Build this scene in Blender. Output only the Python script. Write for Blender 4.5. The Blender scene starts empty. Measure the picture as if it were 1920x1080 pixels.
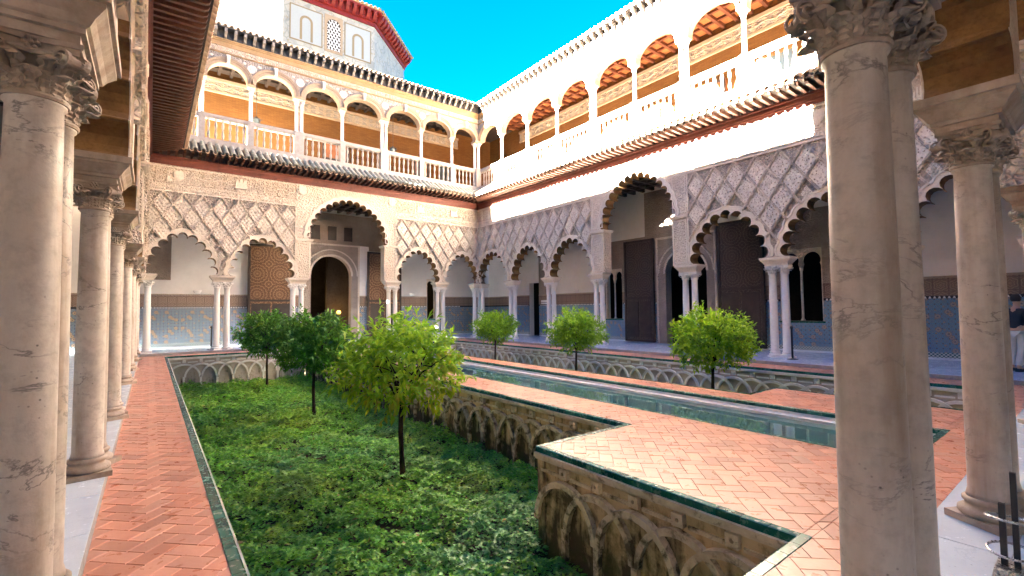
import bpy, bmesh, math, random
import numpy as np
from mathutils import Matrix, Vector

random.seed(7)
rng = np.random.default_rng(11)
R = math.radians
SC = bpy.context.scene
COL = SC.collection

# ------------------------------------------------------------------ camera
YAW, PITCH, ROLL = 0.659016, 0.0458716, -0.0098384
CAM_H = 1.65
fw = Vector((math.sin(YAW) * math.cos(PITCH), math.cos(YAW) * math.cos(PITCH), math.sin(PITCH)))
rt = Vector((math.cos(YAW), -math.sin(YAW), 0))
up = rt.cross(fw)
r2 = rt * math.cos(ROLL) + up * math.sin(ROLL)
u2 = up * math.cos(ROLL) - rt * math.sin(ROLL)
cd = bpy.data.cameras.new('camera')
cd.sensor_width = 36
cd.lens = 36 * 873.79 / 1920
cd.clip_start = 0.05
cd.clip_end = 600
cam = bpy.data.objects.new('camera', cd)
COL.objects.link(cam)
m = Matrix.Identity(4)
for i in range(3):
    m[i][0], m[i][1], m[i][2] = r2[i], u2[i], -fw[i]
m[2][3] = CAM_H
cam.matrix_world = m
SC.camera = cam

# ------------------------------------------------------------------ sky and sun
SUN_EL, SUN_D = R(25.5), R(5.5)          # the sun stands low over the wing on the photograph's left
w = bpy.data.worlds.new('World')
SC.world = w
w.use_nodes = True
nt = w.node_tree
nt.nodes.clear()
sky = nt.nodes.new('ShaderNodeTexSky')
sky.sky_type = 'NISHITA'
sky.sun_disc = False
sky.sun_elevation = SUN_EL
sky.sun_rotation = R(270) + SUN_D
sky.air_density = 1.0
sky.dust_density = 0.3
sky.ozone_density = 2.5
hs = nt.nodes.new('ShaderNodeHueSaturation')
hs.inputs['Hue'].default_value = 0.506
hs.inputs['Saturation'].default_value = 1.6
hs.inputs['Value'].default_value = 0.155
bg = nt.nodes.new('ShaderNodeBackground')
bg.inputs['Strength'].default_value = 0.05
wo = nt.nodes.new('ShaderNodeOutputWorld')
nt.links.new(sky.outputs[0], hs.inputs['Color'])
nt.links.new(hs.outputs[0], bg.inputs[0])
nt.links.new(bg.outputs[0], wo.inputs[0])

sl = bpy.data.lights.new('sun', 'SUN')
sl.energy = 5.0
sl.angle = R(0.5)
sl.color = (1.0, 0.95, 0.86)
so = bpy.data.objects.new('sun', sl)
COL.objects.link(so)
sd = Vector((math.cos(SUN_EL) * math.cos(SUN_D), -math.cos(SUN_EL) * math.sin(SUN_D), -math.sin(SUN_EL)))
so.rotation_euler = sd.to_track_quat('-Z', 'Y').to_euler()
so.location = (-20, 12, 25)

SC.view_settings.view_transform = 'Standard'
SC.view_settings.look = 'None'
SC.view_settings.exposure = 6.75
SC.view_settings.gamma = 1.0
SC.view_settings.use_curve_mapping = False
SC.cycles.use_denoising = True
SC.cycles.max_bounces = 10
SC.cycles.diffuse_bounces = 9
SC.cycles.glossy_bounces = 4
SC.cycles.transmission_bounces = 4
SC.cycles.sample_clamp_indirect = 8
SC.cycles.caustics_reflective = False
SC.cycles.caustics_refractive = False
SC.cycles.blur_glossy = 1.0

# ------------------------------------------------------------------ material helpers
class NT:
    def __init__(s, name):
        s.m = bpy.data.materials.new(name)
        s.m.use_nodes = True
        s.t = s.m.node_tree
        s.t.nodes.clear()
        s.o = s.t.nodes.new('ShaderNodeOutputMaterial')
    def n(s, typ, ins=None, **kw):
        nd = s.t.nodes.new(typ)
        for k, v in kw.items():
            setattr(nd, k, v)
        for k, v in (ins or {}).items():
            s.put(nd.inputs[k], v)
        return nd
    def put(s, sock, v):
        if isinstance(v, bpy.types.Node):
            v = v.outputs[0]
        if isinstance(v, bpy.types.NodeSocket):
            s.t.links.new(v, sock)
        else:
            if sock.type == 'RGBA' and len(v) == 3:
                v = (*v, 1)
            sock.default_value = v
    def math(s, op, a, b=0.0, c=None, clamp=False):
        nd = s.n('ShaderNodeMath', operation=op, use_clamp=clamp)
        s.put(nd.inputs[0], a)
        s.put(nd.inputs[1], b)
        if c is not None:
            s.put(nd.inputs[2], c)
        return nd.outputs[0]
    def ramp(s, fac, stops, interp='LINEAR'):
        nd = s.n('ShaderNodeValToRGB')
        cr = nd.color_ramp
        cr.interpolation = interp
        while len(cr.elements) < len(stops):
            cr.elements.new(0.5)
        for e, (p, c) in zip(cr.elements, stops):
            e.position = p
            if not hasattr(c, '__len__'):
                c = (c, c, c)
            e.color = (*c, 1) if len(c) == 3 else c
        s.put(nd.inputs[0], fac)
        return nd.outputs[0]
    def mix(s, fac, a, b, mode='MIX'):
        nd = s.n('ShaderNodeMix', data_type='RGBA', blend_type=mode)
        s.put(nd.inputs['Factor'], fac)
        s.put(nd.inputs['A'], a)
        s.put(nd.inputs['B'], b)
        return [o for o in nd.outputs if o.type == 'RGBA'][0]
    def noise(s, vec, scale, detail=4, rough=0.55, dist=0.0):
        nd = s.n('ShaderNodeTexNoise', {'Scale': scale, 'Detail': detail, 'Roughness': rough, 'Distortion': dist})
        s.put(nd.inputs['Vector'], vec)
        return nd.outputs['Fac']
    def vor(s, vec, scale, feature='F1', out='Distance', rand=1.0):
        nd = s.n('ShaderNodeTexVoronoi', {'Scale': scale, 'Randomness': rand}, feature=feature)
        s.put(nd.inputs['Vector'], vec)
        return nd.outputs[out]
    def pos(s):
        return s.n('ShaderNodeNewGeometry').outputs['Position']
    def obj(s):
        return s.n('ShaderNodeTexCoord').outputs['Object']
    def scale(s, vec, sc, loc=(0, 0, 0)):
        nd = s.n('ShaderNodeMapping', {'Scale': sc, 'Location': loc})
        s.put(nd.inputs['Vector'], vec)
        return nd.outputs[0]
    def rnd(s):
        a = s.n('ShaderNodeObjectInfo').outputs['Random']
        b = s.n('ShaderNodeNewGeometry').outputs['Random Per Island']
        return s.n('ShaderNodeTexWhiteNoise', {'W': s.math('MULTIPLY_ADD', b, 17.13, s.math('MULTIPLY', a, 91.7))}, noise_dimensions='1D').outputs['Value']
    def bump(s, h, strength=0.5, dist=0.01, nrm=None):
        nd = s.n('ShaderNodeBump', {'Strength': strength, 'Distance': dist})
        s.put(nd.inputs['Height'], h)
        if nrm is not None:
            s.put(nd.inputs['Normal'], nrm)
        return nd.outputs[0]
    def out(s, color, rough=0.6, nrm=None, spec=0.4, metal=0.0, coat=0.0, **kw):
        b = s.n('ShaderNodeBsdfPrincipled')
        s.put(b.inputs['Base Color'], color)
        s.put(b.inputs['Roughness'], rough)
        s.put(b.inputs['Specular IOR Level'], spec)
        s.put(b.inputs['Metallic'], metal)
        s.put(b.inputs['Coat Weight'], coat)
        for k, v in kw.items():
            s.put(b.inputs[k.replace('_', ' ')], v)
        if nrm is not None:
            s.put(b.inputs['Normal'], nrm)
        s.t.links.new(b.outputs[0], s.o.inputs[0])
        s.b = b
        return s.m

M = {}

def mat_marble(name, base, dark, vein, rough, stain=0.5, vamt=.5, brown=0.0):
    t = NT(name)
    p0 = t.pos()
    off = t.n('ShaderNodeCombineXYZ', {0: t.math('MULTIPLY', t.n('ShaderNodeObjectInfo').outputs['Random'], 37), 1: t.math('MULTIPLY', t.n('ShaderNodeObjectInfo').outputs['Random'], 11)})
    p = t.n('ShaderNodeVectorMath', {0: p0, 1: off}, operation='ADD').outputs[0]
    n1 = t.noise(t.scale(p, (1, 1, .4)), 2.2, 6, .62, .5)
    n2 = t.noise(p, 13, 6, .65)
    c = t.mix(t.ramp(n1, [(.32, 0), (.70, 1)]), base, dark)
    c = t.mix(t.math('MULTIPLY', t.ramp(n2, [(.45, 0), (.8, 1)]), stain * .6), c, [x * .6 for x in dark])
    if brown:
        st = t.ramp(t.noise(t.scale(p, (3.2, 3.2, .45)), 1.3, 5, .6, .3), [(.46, 0), (.72, 1)])
        c = t.mix(t.math('MULTIPLY', st, brown), c, (.25, .155, .085))
    wv = t.noise(t.n('ShaderNodeMapping', {'Vector': p, 'Rotation': (.9, .7, .3), 'Scale': (1.0, 1.0, 2.0)}).outputs[0], 1.5, 7, .62, .4)
    v = t.ramp(t.math('ABSOLUTE', t.math('SUBTRACT', wv, .5)), [(0, 1), (.014, 0)])
    v2 = t.math('MULTIPLY', v, t.ramp(t.noise(p, 2.4, 3), [(.46, 0), (.64, 1)]))
    c = t.mix(t.math('MULTIPLY', v2, vamt), c, vein)
    sp = t.ramp(t.vor(p, 22), [(.05, 1), (.14, 0)])
    c = t.mix(t.math('MULTIPLY', sp, t.ramp(t.noise(p, 3, 3), [(.52, 0), (.66, .8)])), c, [x * .6 for x in vein])
    b = t.bump(t.math('ADD', t.noise(p, 60, 3), t.math('MULTIPLY', n1, 2)), .18, .006)
    M[name] = t.out(c, t.ramp(n2, [(.3, rough), (.8, min(1, rough + .25))]), b, .4)

mat_marble('column_marble', (.66, .61, .55), (.42, .365, .31), (.11, .10, .10), .32, 1.0, .8, .68)
mat_marble('white_marble', (.76, .74, .72), (.64, .62, .60), (.40, .40, .42), .38, .3, .3)
mat_marble('floor_marble', (.64, .71, .77), (.56, .63, .71), (.38, .46, .56), .10, .10, .4)
mat_marble('carved_marble', (.50, .42, .345), (.30, .235, .18), (.14, .11, .09), .55, 1.0, .2, .6)

def mat_stucco(name, base, dark, sc, depth, hole=0.0, warm=None):
    """carved plaster: interlacing scrollwork as relief, grime in its own blotches"""
    t = NT(name)
    p = t.obj()
    wob = t.n('ShaderNodeTexNoise', {'Scale': sc * .35, 'Detail': 1})
    t.put(wob.inputs['Vector'], p)
    pp = t.n('ShaderNodeVectorMath', {0: p, 1: t.scale(wob.outputs['Color'], (.9 / sc,) * 3)}, operation='ADD').outputs[0]
    e = t.vor(pp, sc, 'DISTANCE_TO_EDGE')
    f = t.vor(pp, sc * 1.9, 'F1')
    h = t.math('ADD', t.ramp(e, [(.02, 1), (.16, .15)]), t.math('MULTIPLY', t.ramp(f, [(.12, 1), (.5, 0)]), .7))
    n = t.noise(t.pos(), .9, 5, .6)
    n2 = t.noise(t.pos(), 7, 4, .6)
    c = t.mix(t.ramp(n, [(.35, 0), (.7, 1)]), base, dark)
    c = t.mix(t.math('MULTIPLY', t.ramp(n2, [(.5, 0), (.8, 1)]), .35), c, [x * .6 for x in dark])
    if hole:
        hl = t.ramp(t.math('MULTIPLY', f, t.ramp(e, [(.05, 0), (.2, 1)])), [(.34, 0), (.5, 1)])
        c = t.mix(t.math('MULTIPLY', hl, hole), c, (.10, .085, .075))  # dark dots paint the shade inside carved holes into the colour
    b = t.bump(h, .9, depth)
    b = t.bump(t.noise(t.pos(), 45, 3), .15, .004, b)
    M[name] = t.out(c, .8, b, .25)

mat_stucco('stucco_fine', (.74, .64, .53), (.62, .52, .42), 10, .05)
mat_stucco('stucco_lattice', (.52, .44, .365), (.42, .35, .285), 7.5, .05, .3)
mat_stucco('stucco_frieze', (.60, .50, .395), (.49, .40, .31), 9, .04)
mat_stucco('stucco_upper', (.38, .34, .30), (.29, .255, .225), 8, .05)
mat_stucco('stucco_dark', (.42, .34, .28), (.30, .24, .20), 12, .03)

def mat_plain(name, base, dark, rough=.7, sc=1.5, bsc=30, bst=.2, spec=.3, gr=.5):
    t = NT(name)
    p = t.pos()
    n = t.noise(p, sc, 6, .6, .3)
    n2 = t.noise(p, sc * 9, 4, .65)
    c = t.mix(t.ramp(n, [(.32, 0), (.7, 1)]), base, dark)
    c = t.mix(t.math('MULTIPLY', t.ramp(n2, [(.48, 0), (.8, 1)]), gr), c, [x * .6 for x in dark])
    b = t.bump(t.noise(p, bsc, 4), bst, .006)
    M[name] = t.out(c, t.ramp(n2, [(.3, max(.05, rough - .1)), (.8, min(1, rough + .12))]), b, spec)

mat_plain('stone_trim', (.74, .66, .56), (.62, .54, .45), .7, 2.2)
mat_plain('ochre_trim', (.33, .215, .11), (.25, .16, .08), .75, 2.0)
mat_plain('arch_stone', (.38, .29, .20), (.30, .22, .15), .75, 2.0)
mat_plain('arch_stone_pale', (.50, .41, .31), (.40, .32, .235), .75, 2.0)
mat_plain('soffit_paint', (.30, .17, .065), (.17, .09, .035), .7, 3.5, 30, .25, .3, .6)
mat_plain('white_plaster', (.80, .78, .76), (.71, .69, .67), .85, .7, 20, .12, .2, .15)
mat_plain('balustrade_stone', (.36, .335, .31), (.27, .245, .22), .6, 5)
mat_plain('red_wood', (.20, .055, .035), (.11, .03, .022), .55, 2.5, 40, .3, .4)
mat_plain('red_paint', (.20, .014, .012), (.13, .010, .010), .6, 2.5, 40, .2, .4, .3)
mat_plain('dark_wood', (.055, .038, .030), (.030, .022, .018), .6, 2.5, 40, .3, .4)
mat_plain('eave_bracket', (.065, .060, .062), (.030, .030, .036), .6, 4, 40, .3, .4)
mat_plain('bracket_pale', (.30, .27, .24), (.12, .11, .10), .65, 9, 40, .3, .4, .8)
mat_plain('rafter_wood', (.115, .042, .022), (.06, .024, .014), .6, 5, 50, .3, .4)
mat_plain('orange_wood', (.30, .105, .03), (.21, .07, .022), .55, 3, 40, .25, .4)
mat_plain('coffer_dark', (.12, .035, .015), (.08, .025, .012), .6, 3)
mat_plain('iron', (.02, .02, .022), (.035, .03, .028), .5, 6, 60, .2, .5)
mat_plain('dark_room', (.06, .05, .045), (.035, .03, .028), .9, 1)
mat_plain('steel', (.55, .55, .56), (.4, .4, .42), .3, 8, 60, .05, .5)
M['steel'].node_tree.nodes['Principled BSDF'].inputs['Metallic'].default_value = 1
mat_plain('mortar', (.62, .46, .39), (.50, .36, .30), .85, 6)
mat_plain('pale_mortar', (.36, .34, .33), (.26, .25, .24), .85, 6)
mat_plain('soil', (.075, .055, .038), (.045, .034, .024), .95, 3, 25, .8, .1)
mat_plain('bark', (.075, .05, .036), (.04, .028, .02), .9, 9, 50, .8, .2)

def mat_rooftile(name, a, b_, c_, rough):
    t = NT(name)
    r = t.rnd()
    c = t.mix(r, a, b_)
    n = t.noise(t.pos(), 9, 5, .65)
    c = t.mix(t.ramp(n, [(.45, 0), (.72, 1)]), c, c_)
    M[name] = t.out(c, rough, t.bump(t.noise(t.pos(), 60, 3), .3, .004), .4)

mat_rooftile('glazed_rooftile', (.20, .22, .18), (.30, .29, .22), (.50, .48, .40), .38)
mat_rooftile('clay_rooftile', (.36, .26, .17), (.46, .35, .22), (.18, .14, .10), .75)
mat_rooftile('under_tile', (.44, .30, .20), (.52, .38, .26), (.30, .21, .15), .7)

def mat_brick():
    t = NT('terracotta')
    r = t.rnd()
    c = t.ramp(r, [(0, (.52, .185, .108)), (.3, (.58, .225, .14)), (.55, (.62, .265, .17)), (.8, (.66, .31, .21)), (1, (.54, .20, .125))])
    vv = t.ramp(t.n('ShaderNodeTexWhiteNoise', {'W': t.math('MULTIPLY', r, 53.7)}, noise_dimensions='1D').outputs['Value'], [(0, .74), (.5, 1.0), (1, 1.12)])
    c = t.mix(1.0, c, vv, 'MULTIPLY')
    p = t.pos()
    n = t.noise(p, 9, 5, .62, .5)
    n2 = t.noise(p, 55, 3, .6)
    c = t.mix(t.math('MULTIPLY', n, .35), c, (.62, .31, .205))
    c = t.mix(t.ramp(n2, [(.62, 0), (.9, .35)]), c, (.34, .12, .075))
    dk = t.ramp(t.noise(p, 1.1, 5, .65), [(.45, 0), (.8, .4)])
    c = t.mix(dk, c, (.38, .15, .10))
    b = t.bump(t.math('ADD', t.noise(p, 14, 3), t.math('MULTIPLY', n2, .25)), .22, .008)
    M['terracotta'] = t.out(c, t.math('MULTIPLY_ADD', n, .35, .14), b, .5)
mat_brick()

def mat_green():
    t = NT('green_glaze')
    c = t.ramp(t.rnd(), [(0, (.010, .075, .052)), (.5, (.014, .105, .075)), (1, (.03, .16, .12))])
    n = t.noise(t.pos(), 18, 4, .6)
    c = t.mix(t.ramp(n, [(.55, 0), (.8, .5)]), c, (.16, .26, .21))
    M['green_glaze'] = t.out(c, t.ramp(n, [(.3, .14), (.8, .38)]), t.bump(t.noise(t.pos(), 22, 2), .15, .006), .5)
mat_green()

def mat_gardenwall(sfx, base, dark, rib, ribd, dirt):
    t = NT('garden_plaster' + sfx)
    p = t.pos()
    n = t.noise(p, 2.2, 6, .62, .4)
    c = t.mix(t.ramp(n, [(.32, 0), (.66, 1)]), base, dark)
    z = t.n('ShaderNodeSeparateXYZ', {0: p}).outputs[2]
    drip = t.noise(t.scale(p, (6.5, 6.5, .9)), 1.0, 6, .65, .2)
    blot = t.noise(p, 3.4, 6, .68, .6)
    low = t.math('MULTIPLY_ADD', z, -.16, dirt)
    st = t.ramp(t.math('ADD', t.math('MULTIPLY_ADD', drip, .55, t.math('MULTIPLY', blot, .5)), low), [(.60, 0), (.72, .92)])
    c = t.mix(st, c, (.05, .042, .032))
    moss = t.ramp(t.math('ADD', t.noise(p, 4.2, 5, .65), t.math('MULTIPLY_ADD', z, -.30, -.20 + dirt)), [(.58, 0), (.74, .75)])
    c = t.mix(moss, c, (.07, .085, .035))
    sp = t.ramp(t.noise(p, 24, 4, .7), [(.58, 0), (.74, .5)])
    c = t.mix(sp, c, [q * .45 for q in dark])
    b = t.bump(t.math('ADD', t.noise(p, 16, 5, .65), t.math('MULTIPLY', n, 1.5)), .6, .012)
    M['garden_plaster' + sfx] = t.out(c, .85, b, .25)
    t = NT('garden_rib' + sfx)
    p = t.pos()
    n = t.noise(p, 5, 6, .65, .3)
    c = t.mix(t.ramp(n, [(.36, 0), (.66, 1)]), rib, ribd)
    z = t.n('ShaderNodeSeparateXYZ', {0: p}).outputs[2]
    st = t.ramp(t.math('ADD', t.noise(p, 6, 6, .68, .5), t.math('MULTIPLY_ADD', z, -.18, -.06 + dirt)), [(.55, 0), (.70, .9)])
    c = t.mix(st, c, (.065, .058, .040))
    M['garden_rib' + sfx] = t.out(c, .85, t.bump(t.noise(p, 26, 5, .7), .7, .012), .25)
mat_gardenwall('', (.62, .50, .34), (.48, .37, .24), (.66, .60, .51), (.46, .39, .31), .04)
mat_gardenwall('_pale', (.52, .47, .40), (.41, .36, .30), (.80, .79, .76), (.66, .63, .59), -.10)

def mat_ochrebrick():
    t = NT('ochre_brick')
    o = t.obj()
    sx = t.n('ShaderNodeSeparateXYZ', {0: o})
    v = t.n('ShaderNodeCombineXYZ', {0: sx.outputs[0], 1: sx.outputs[2]})
    br = t.n('ShaderNodeTexBrick', {'Color1': (.115, .048, .012), 'Color2': (.15, .068, .018), 'Mortar': (.085, .038, .012), 'Scale': 1.0, 'Mortar Size': .006, 'Brick Width': .26, 'Row Height': .052})
    t.put(br.inputs['Vector'], v.outputs[0])
    n = t.noise(t.pos(), 1.3, 5, .6)
    c = t.mix(t.math('MULTIPLY', t.ramp(n, [(.4, 0), (.75, 1)]), .5), br.outputs['Color'], (.08, .035, .011))
    M['ochre_brick'] = t.out(c, .85, t.bump(br.outputs['Fac'], -.4, .006), .2)
mat_ochrebrick()

def polar_cell(t, x, z, size, ox=0.0, oz=0.0):
    fx = t.math('SUBTRACT', t.math('FRACT', t.math('MULTIPLY_ADD', x, 1 / size, ox)), .5)
    fz = t.math('SUBTRACT', t.math('FRACT', t.math('MULTIPLY_ADD', z, 1 / size, oz)), .5)
    r = t.math('SQRT', t.math('ADD', t.math('MULTIPLY', fx, fx), t.math('MULTIPLY', fz, fz)))
    a = t.math('ARCTAN2', fz, fx)
    return r, a, fx, fz

def mat_dado(name, blue, pale, cell, warm):
    t = NT(name)
    s = t.n('ShaderNodeSeparateXYZ', {0: t.obj()})
    x, z = s.outputs[0], s.outputs[2]
    r, a, fx, fz = polar_cell(t, x, z, cell)
    star = t.math('ADD', r, t.math('MULTIPLY', t.math('COSINE', t.math('MULTIPLY', a, 8)), .055))
    c = t.ramp(star, [(0, (.07, .10, .20)), (.09, (.42, .44, .45)), (.13, blue), (.235, (.44, .45, .45)), (.262, (.10, .22, .17)), (.345, (.44, .45, .45)), (.372, blue), (.47, pale), (.56, (.10, .11, .15))], 'CONSTANT')
    # ochre stars sit on rings of a large rosette
    def blobs(size, ox, oz, rad, br, k):
        R2, A2, gx, gz = polar_cell(t, x, z, size, ox, oz)
        seg = 2 * math.pi / k
        af = t.math('SUBTRACT', t.math('MODULO', t.math('ADD', A2, math.pi * 4), seg), seg / 2)
        lx = t.math('SUBTRACT', t.math('MULTIPLY', R2, t.math('COSINE', af)), rad)
        lz = t.math('MULTIPLY', R2, t.math('SINE', af))
        d_ = t.math('SQRT', t.math('ADD', t.math('MULTIPLY', lx, lx), t.math('MULTIPLY', lz, lz)))
        la = t.math('ARCTAN2', lz, lx)
        return t.math('DIVIDE', t.math('ADD', d_, t.math('MULTIPLY', t.math('COSINE', t.math('MULTIPLY', la, 8)), br * .14)), br)
    for bl in (blobs(1.30, .37, .12, .37, .058, 12), blobs(.65, .62, .37, .0, .10, 8), blobs(.65, .12, .87, .32, .042, 6)):
        hit = t.math('LESS_THAN', bl, 1.0)
        oc = t.ramp(bl, [(0, (.05, .05, .10)), (.25, (.50, .26, .075)), (.5, (.62, .56, .45)), (.62, (.46, .22, .06)), (.9, (.10, .08, .08))], 'CONSTANT')
        c = t.mix(t.math('MULTIPLY', hit, warm), c, oc)
    n = t.noise(t.pos(), 2.5, 4)
    c = t.mix(t.math('MULTIPLY', n, .18), c, (.26, .28, .32))
    M[name] = t.out(c, .30, t.bump(t.math('SINE', t.math('MULTIPLY', star, 40)), .12, .003), .5)
mat_dado('dado_mosaic', (.085, .125, .215), (.22, .27, .32), .13, .8)
mat_dado('dado_mosaic_blue', (.035, .16, .36), (.16, .36, .50), .14, .6)

def mat_checker():
    t = NT('dado_border')
    s = t.n('ShaderNodeSeparateXYZ', {0: t.obj()})
    ck = t.n('ShaderNodeTexChecker', {'Color1': (.03, .10, .11), 'Color2': (.55, .57, .56), 'Scale': 1.0})
    v = t.n('ShaderNodeCombineXYZ', {0: t.math('MULTIPLY', s.outputs[0], 22), 1: t.math('MULTIPLY', s.outputs[2], 22), 2: .5})
    t.put(ck.inputs['Vector'], v.outputs[0])
    M['dado_border'] = t.out(ck.outputs['Color'], .3, None, .5)
    t = NT('relief_tile')
    p = t.obj()
    s = t.n('ShaderNodeSeparateXYZ', {0: p})
    r, a, fx, fz = polar_cell(t, s.outputs[0], s.outputs[2], .34)
    ros = t.math('SINE', t.math('ADD', t.math('MULTIPLY', r, 34), t.math('MULTIPLY', t.math('COSINE', t.math('MULTIPLY', a, 6)), 1.3)))
    edge = t.math('GREATER_THAN', t.math('MAXIMUM', t.math('ABSOLUTE', fx), t.math('ABSOLUTE', fz)), .45)
    c = t.mix(t.ramp(ros, [(.3, 0), (.7, 1)]), (.20, .13, .095), (.40, .29, .21))
    c = t.mix(edge, c, (.13, .08, .06))
    c = t.mix(t.noise(t.pos(), 5, 4), c, (.24, .17, .13))
    M['relief_tile'] = t.out(c, .6, t.bump(ros, .5, .012), .35)
mat_checker()

def mat_doorstar(name, base, line, cell):
    t = NT(name)
    s = t.n('ShaderNodeSeparateXYZ', {0: t.obj()})
    x, z = s.outputs[0], s.outputs[2]
    r, a, fx, fz = polar_cell(t, x, z, cell)
    k = t.math('ABSOLUTE', t.math('SINE', t.math('MULTIPLY', a, 8)))
    ray = t.math('LESS_THAN', t.math('MULTIPLY', k, r), .028)
    ringv = t.math('ADD', r, t.math('MULTIPLY', t.math('COSINE', t.math('MULTIPLY', a, 16)), .02))
    rings = t.math('GREATER_THAN', t.math('COSINE', t.math('MULTIPLY', ringv, 44)), .80)
    ln = t.math('MAXIMUM', ray, rings)
    n = t.noise(t.scale(t.pos(), (6, 6, 1.2)), 3, 5, .6)
    c = t.mix(t.ramp(n, [(.35, 0), (.7, 1)]), base, [q * .6 for q in base])
    c = t.mix(t.math('MULTIPLY', ln, .8), c, line)
    M[name] = t.out(c, .55, t.bump(ln, .7, .012), .4)
mat_doorstar('carved_door', (.15, .07, .035), (.34, .20, .10), 1.0)
mat_doorstar('dark_door', (.055, .038, .032), (.11, .085, .07), .8)

def mat_leaf(name, stops, trans, rough=.42, patches=False):
    t = NT(name)
    isl = t.n('ShaderNodeNewGeometry').outputs['Random Per Island']
    c = t.ramp(isl, stops)
    cl = t.noise(t.pos(), 2.0, 2)
    c = t.mix(t.math('MULTIPLY', t.ramp(cl, [(.35, 1), (.65, 0)]), .45), c, stops[0][1])
    if patches:
        p1 = t.noise(t.pos(), .8, 3, .6, .4)
        c = t.mix(t.ramp(p1, [(.52, 0), (.64, .65)]), c, t.mix(isl, (.30, .46, .05), (.55, .66, .12)))
        p2 = t.noise(t.scale(t.pos(), (1, 1, 1), (7, 3, 0)), .7, 3, .6, .4)
        c = t.mix(t.ramp(p2, [(.52, 0), (.64, .6)]), c, t.mix(isl, (.03, .17, .07), (.13, .42, .20)))
    m_ = t.out(c, rough, None, .5)
    tr = t.n('ShaderNodeBsdfTranslucent')
    t.put(tr.inputs[0], t.mix(.55, c, (.30, .42, .03)))
    mx = t.n('ShaderNodeMixShader', {0: trans})
    t.t.links.new(t.b.outputs[0], mx.inputs[1])
    t.t.links.new(tr.outputs[0], mx.inputs[2])
    t.t.links.new(mx.outputs[0], t.o.inputs[0])
    M[name] = m_
mat_leaf('orange_leaf', [(0, (.07, .25, .016)), (.35, (.18, .46, .024)), (.7, (.34, .66, .034)), (1, (.50, .78, .05))], .52)
mat_leaf('lime_leaf', [(0, (.12, .36, .018)), (.35, (.30, .60, .026)), (.7, (.50, .78, .036)), (1, (.66, .84, .06))], .55)
mat_leaf('yellow_leaf', [(0, (.20, .36, .02)), (.35, (.40, .54, .03)), (.65, (.62, .62, .045)), (.85, (.72, .56, .07)), (1, (.68, .48, .12))], .5)
mat_leaf('dry_leaf', [(0, (.16, .08, .03)), (.4, (.34, .20, .06)), (.75, (.52, .40, .09)), (1, (.60, .52, .16))], .3)
mat_leaf('dark_leaf', [(0, (.022, .12, .026)), (.5, (.055, .26, .036)), (.85, (.11, .42, .046)), (1, (.24, .58, .06))], .36, .26)
mat_leaf('ground_leaf', [(0, (.05, .26, .040)), (.4, (.14, .48, .055)), (.75, (.28, .66, .07)), (1, (.50, .78, .13))], .45, .30, True)

def mat_water():
    t = NT('pool_water')
    p = t.pos()
    nz = t.noise(t.scale(p, (1.5, .6, 1)), 5.5, 3, .5)
    M['pool_water'] = t.out((.06, .14, .14), .012, t.bump(nz, .05, .02), .7)
mat_water()

def mat_fresco():
    t = NT('fresco')
    p = t.obj()
    n = t.noise(p, .9, 6, .65, .8)
    n2 = t.noise(p, 3.2, 5, .65, 1.2)
    c = t.ramp(n, [(.3, (.26, .28, .28)), (.5, (.36, .36, .34)), (.7, (.42, .39, .34))])
    c = t.mix(t.ramp(n2, [(.56, 0), (.64, .7)]), c, (.30, .23, .13))
    e = t.vor(p, 1.3, 'DISTANCE_TO_EDGE')
    c = t.mix(t.ramp(e, [(.015, .6), (.05, 0)]), c, (.20, .22, .22))
    M['fresco'] = t.out(c, .85, None, .2)
mat_fresco()

def mat_simple(name, col, rough=.6, metal=0, emit=None, es=0):
    t = NT(name)
    n = t.noise(t.pos(), 12, 3)
    c = t.mix(t.math('MULTIPLY', n, .35), col, [q * .6 for q in col])
    kw = {}
    if emit:
        kw = {'Emission_Color': emit, 'Emission_Strength': es}
    M[name] = t.out(c, rough, None, .4, metal, **kw)
mat_simple('sign_red', (.55, .02, .02), .4)
mat_simple('sign_white', (.8, .8, .8), .4)
mat_simple('sign_grey', (.35, .35, .36), .4)
mat_simple('lamp_glow', (.9, .6, .2), .4, 0, (1.0, .5, .08), .06)
mat_simple('jacket', (.02, .022, .035), .8)
mat_simple('trousers', (.62, .60, .56), .85)
mat_simple('skin', (.50, .30, .22), .5)
mat_simple('hair', (.03, .022, .018), .6)
mat_simple('shoe', (.03, .03, .035), .5)
mat_simple('window_glass', (.10, .13, .13), .12)
mat_simple('black_tile', (.02, .02, .025), .3)
mat_simple('picture_pale', (.36, .39, .40), .9)
mat_simple('picture_ochre', (.26, .20, .12), .9)

# ------------------------------------------------------------------ geometry helpers
def mkmesh(name, v, f, mats, smooth=False, mi=None):
    me = bpy.data.meshes.new(name)
    me.from_pydata([tuple(p) for p in v], [], f)
    for k in ([mats] if isinstance(mats, str) else mats):
        me.materials.append(M[k])
    if smooth:
        me.polygons.foreach_set('use_smooth', [True] * len(me.polygons))
    if mi:
        me.polygons.foreach_set('material_index', mi)
    me.update()
    return me

def np_mesh(name, v, quads, mat):
    me = bpy.data.meshes.new(name)
    me.vertices.add(len(v))
    me.vertices.foreach_set('co', np.ascontiguousarray(v, dtype=np.float32).ravel())
    k = quads.shape[1]
    me.loops.add(quads.size)
    me.loops.foreach_set('vertex_index', np.ascontiguousarray(quads, dtype=np.int32).ravel())
    me.polygons.add(len(quads))
    me.polygons.foreach_set('loop_start', np.arange(0, quads.size, k, dtype=np.int32))
    me.materials.append(M[mat])
    me.update(calc_edges=True)
    return me

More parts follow.
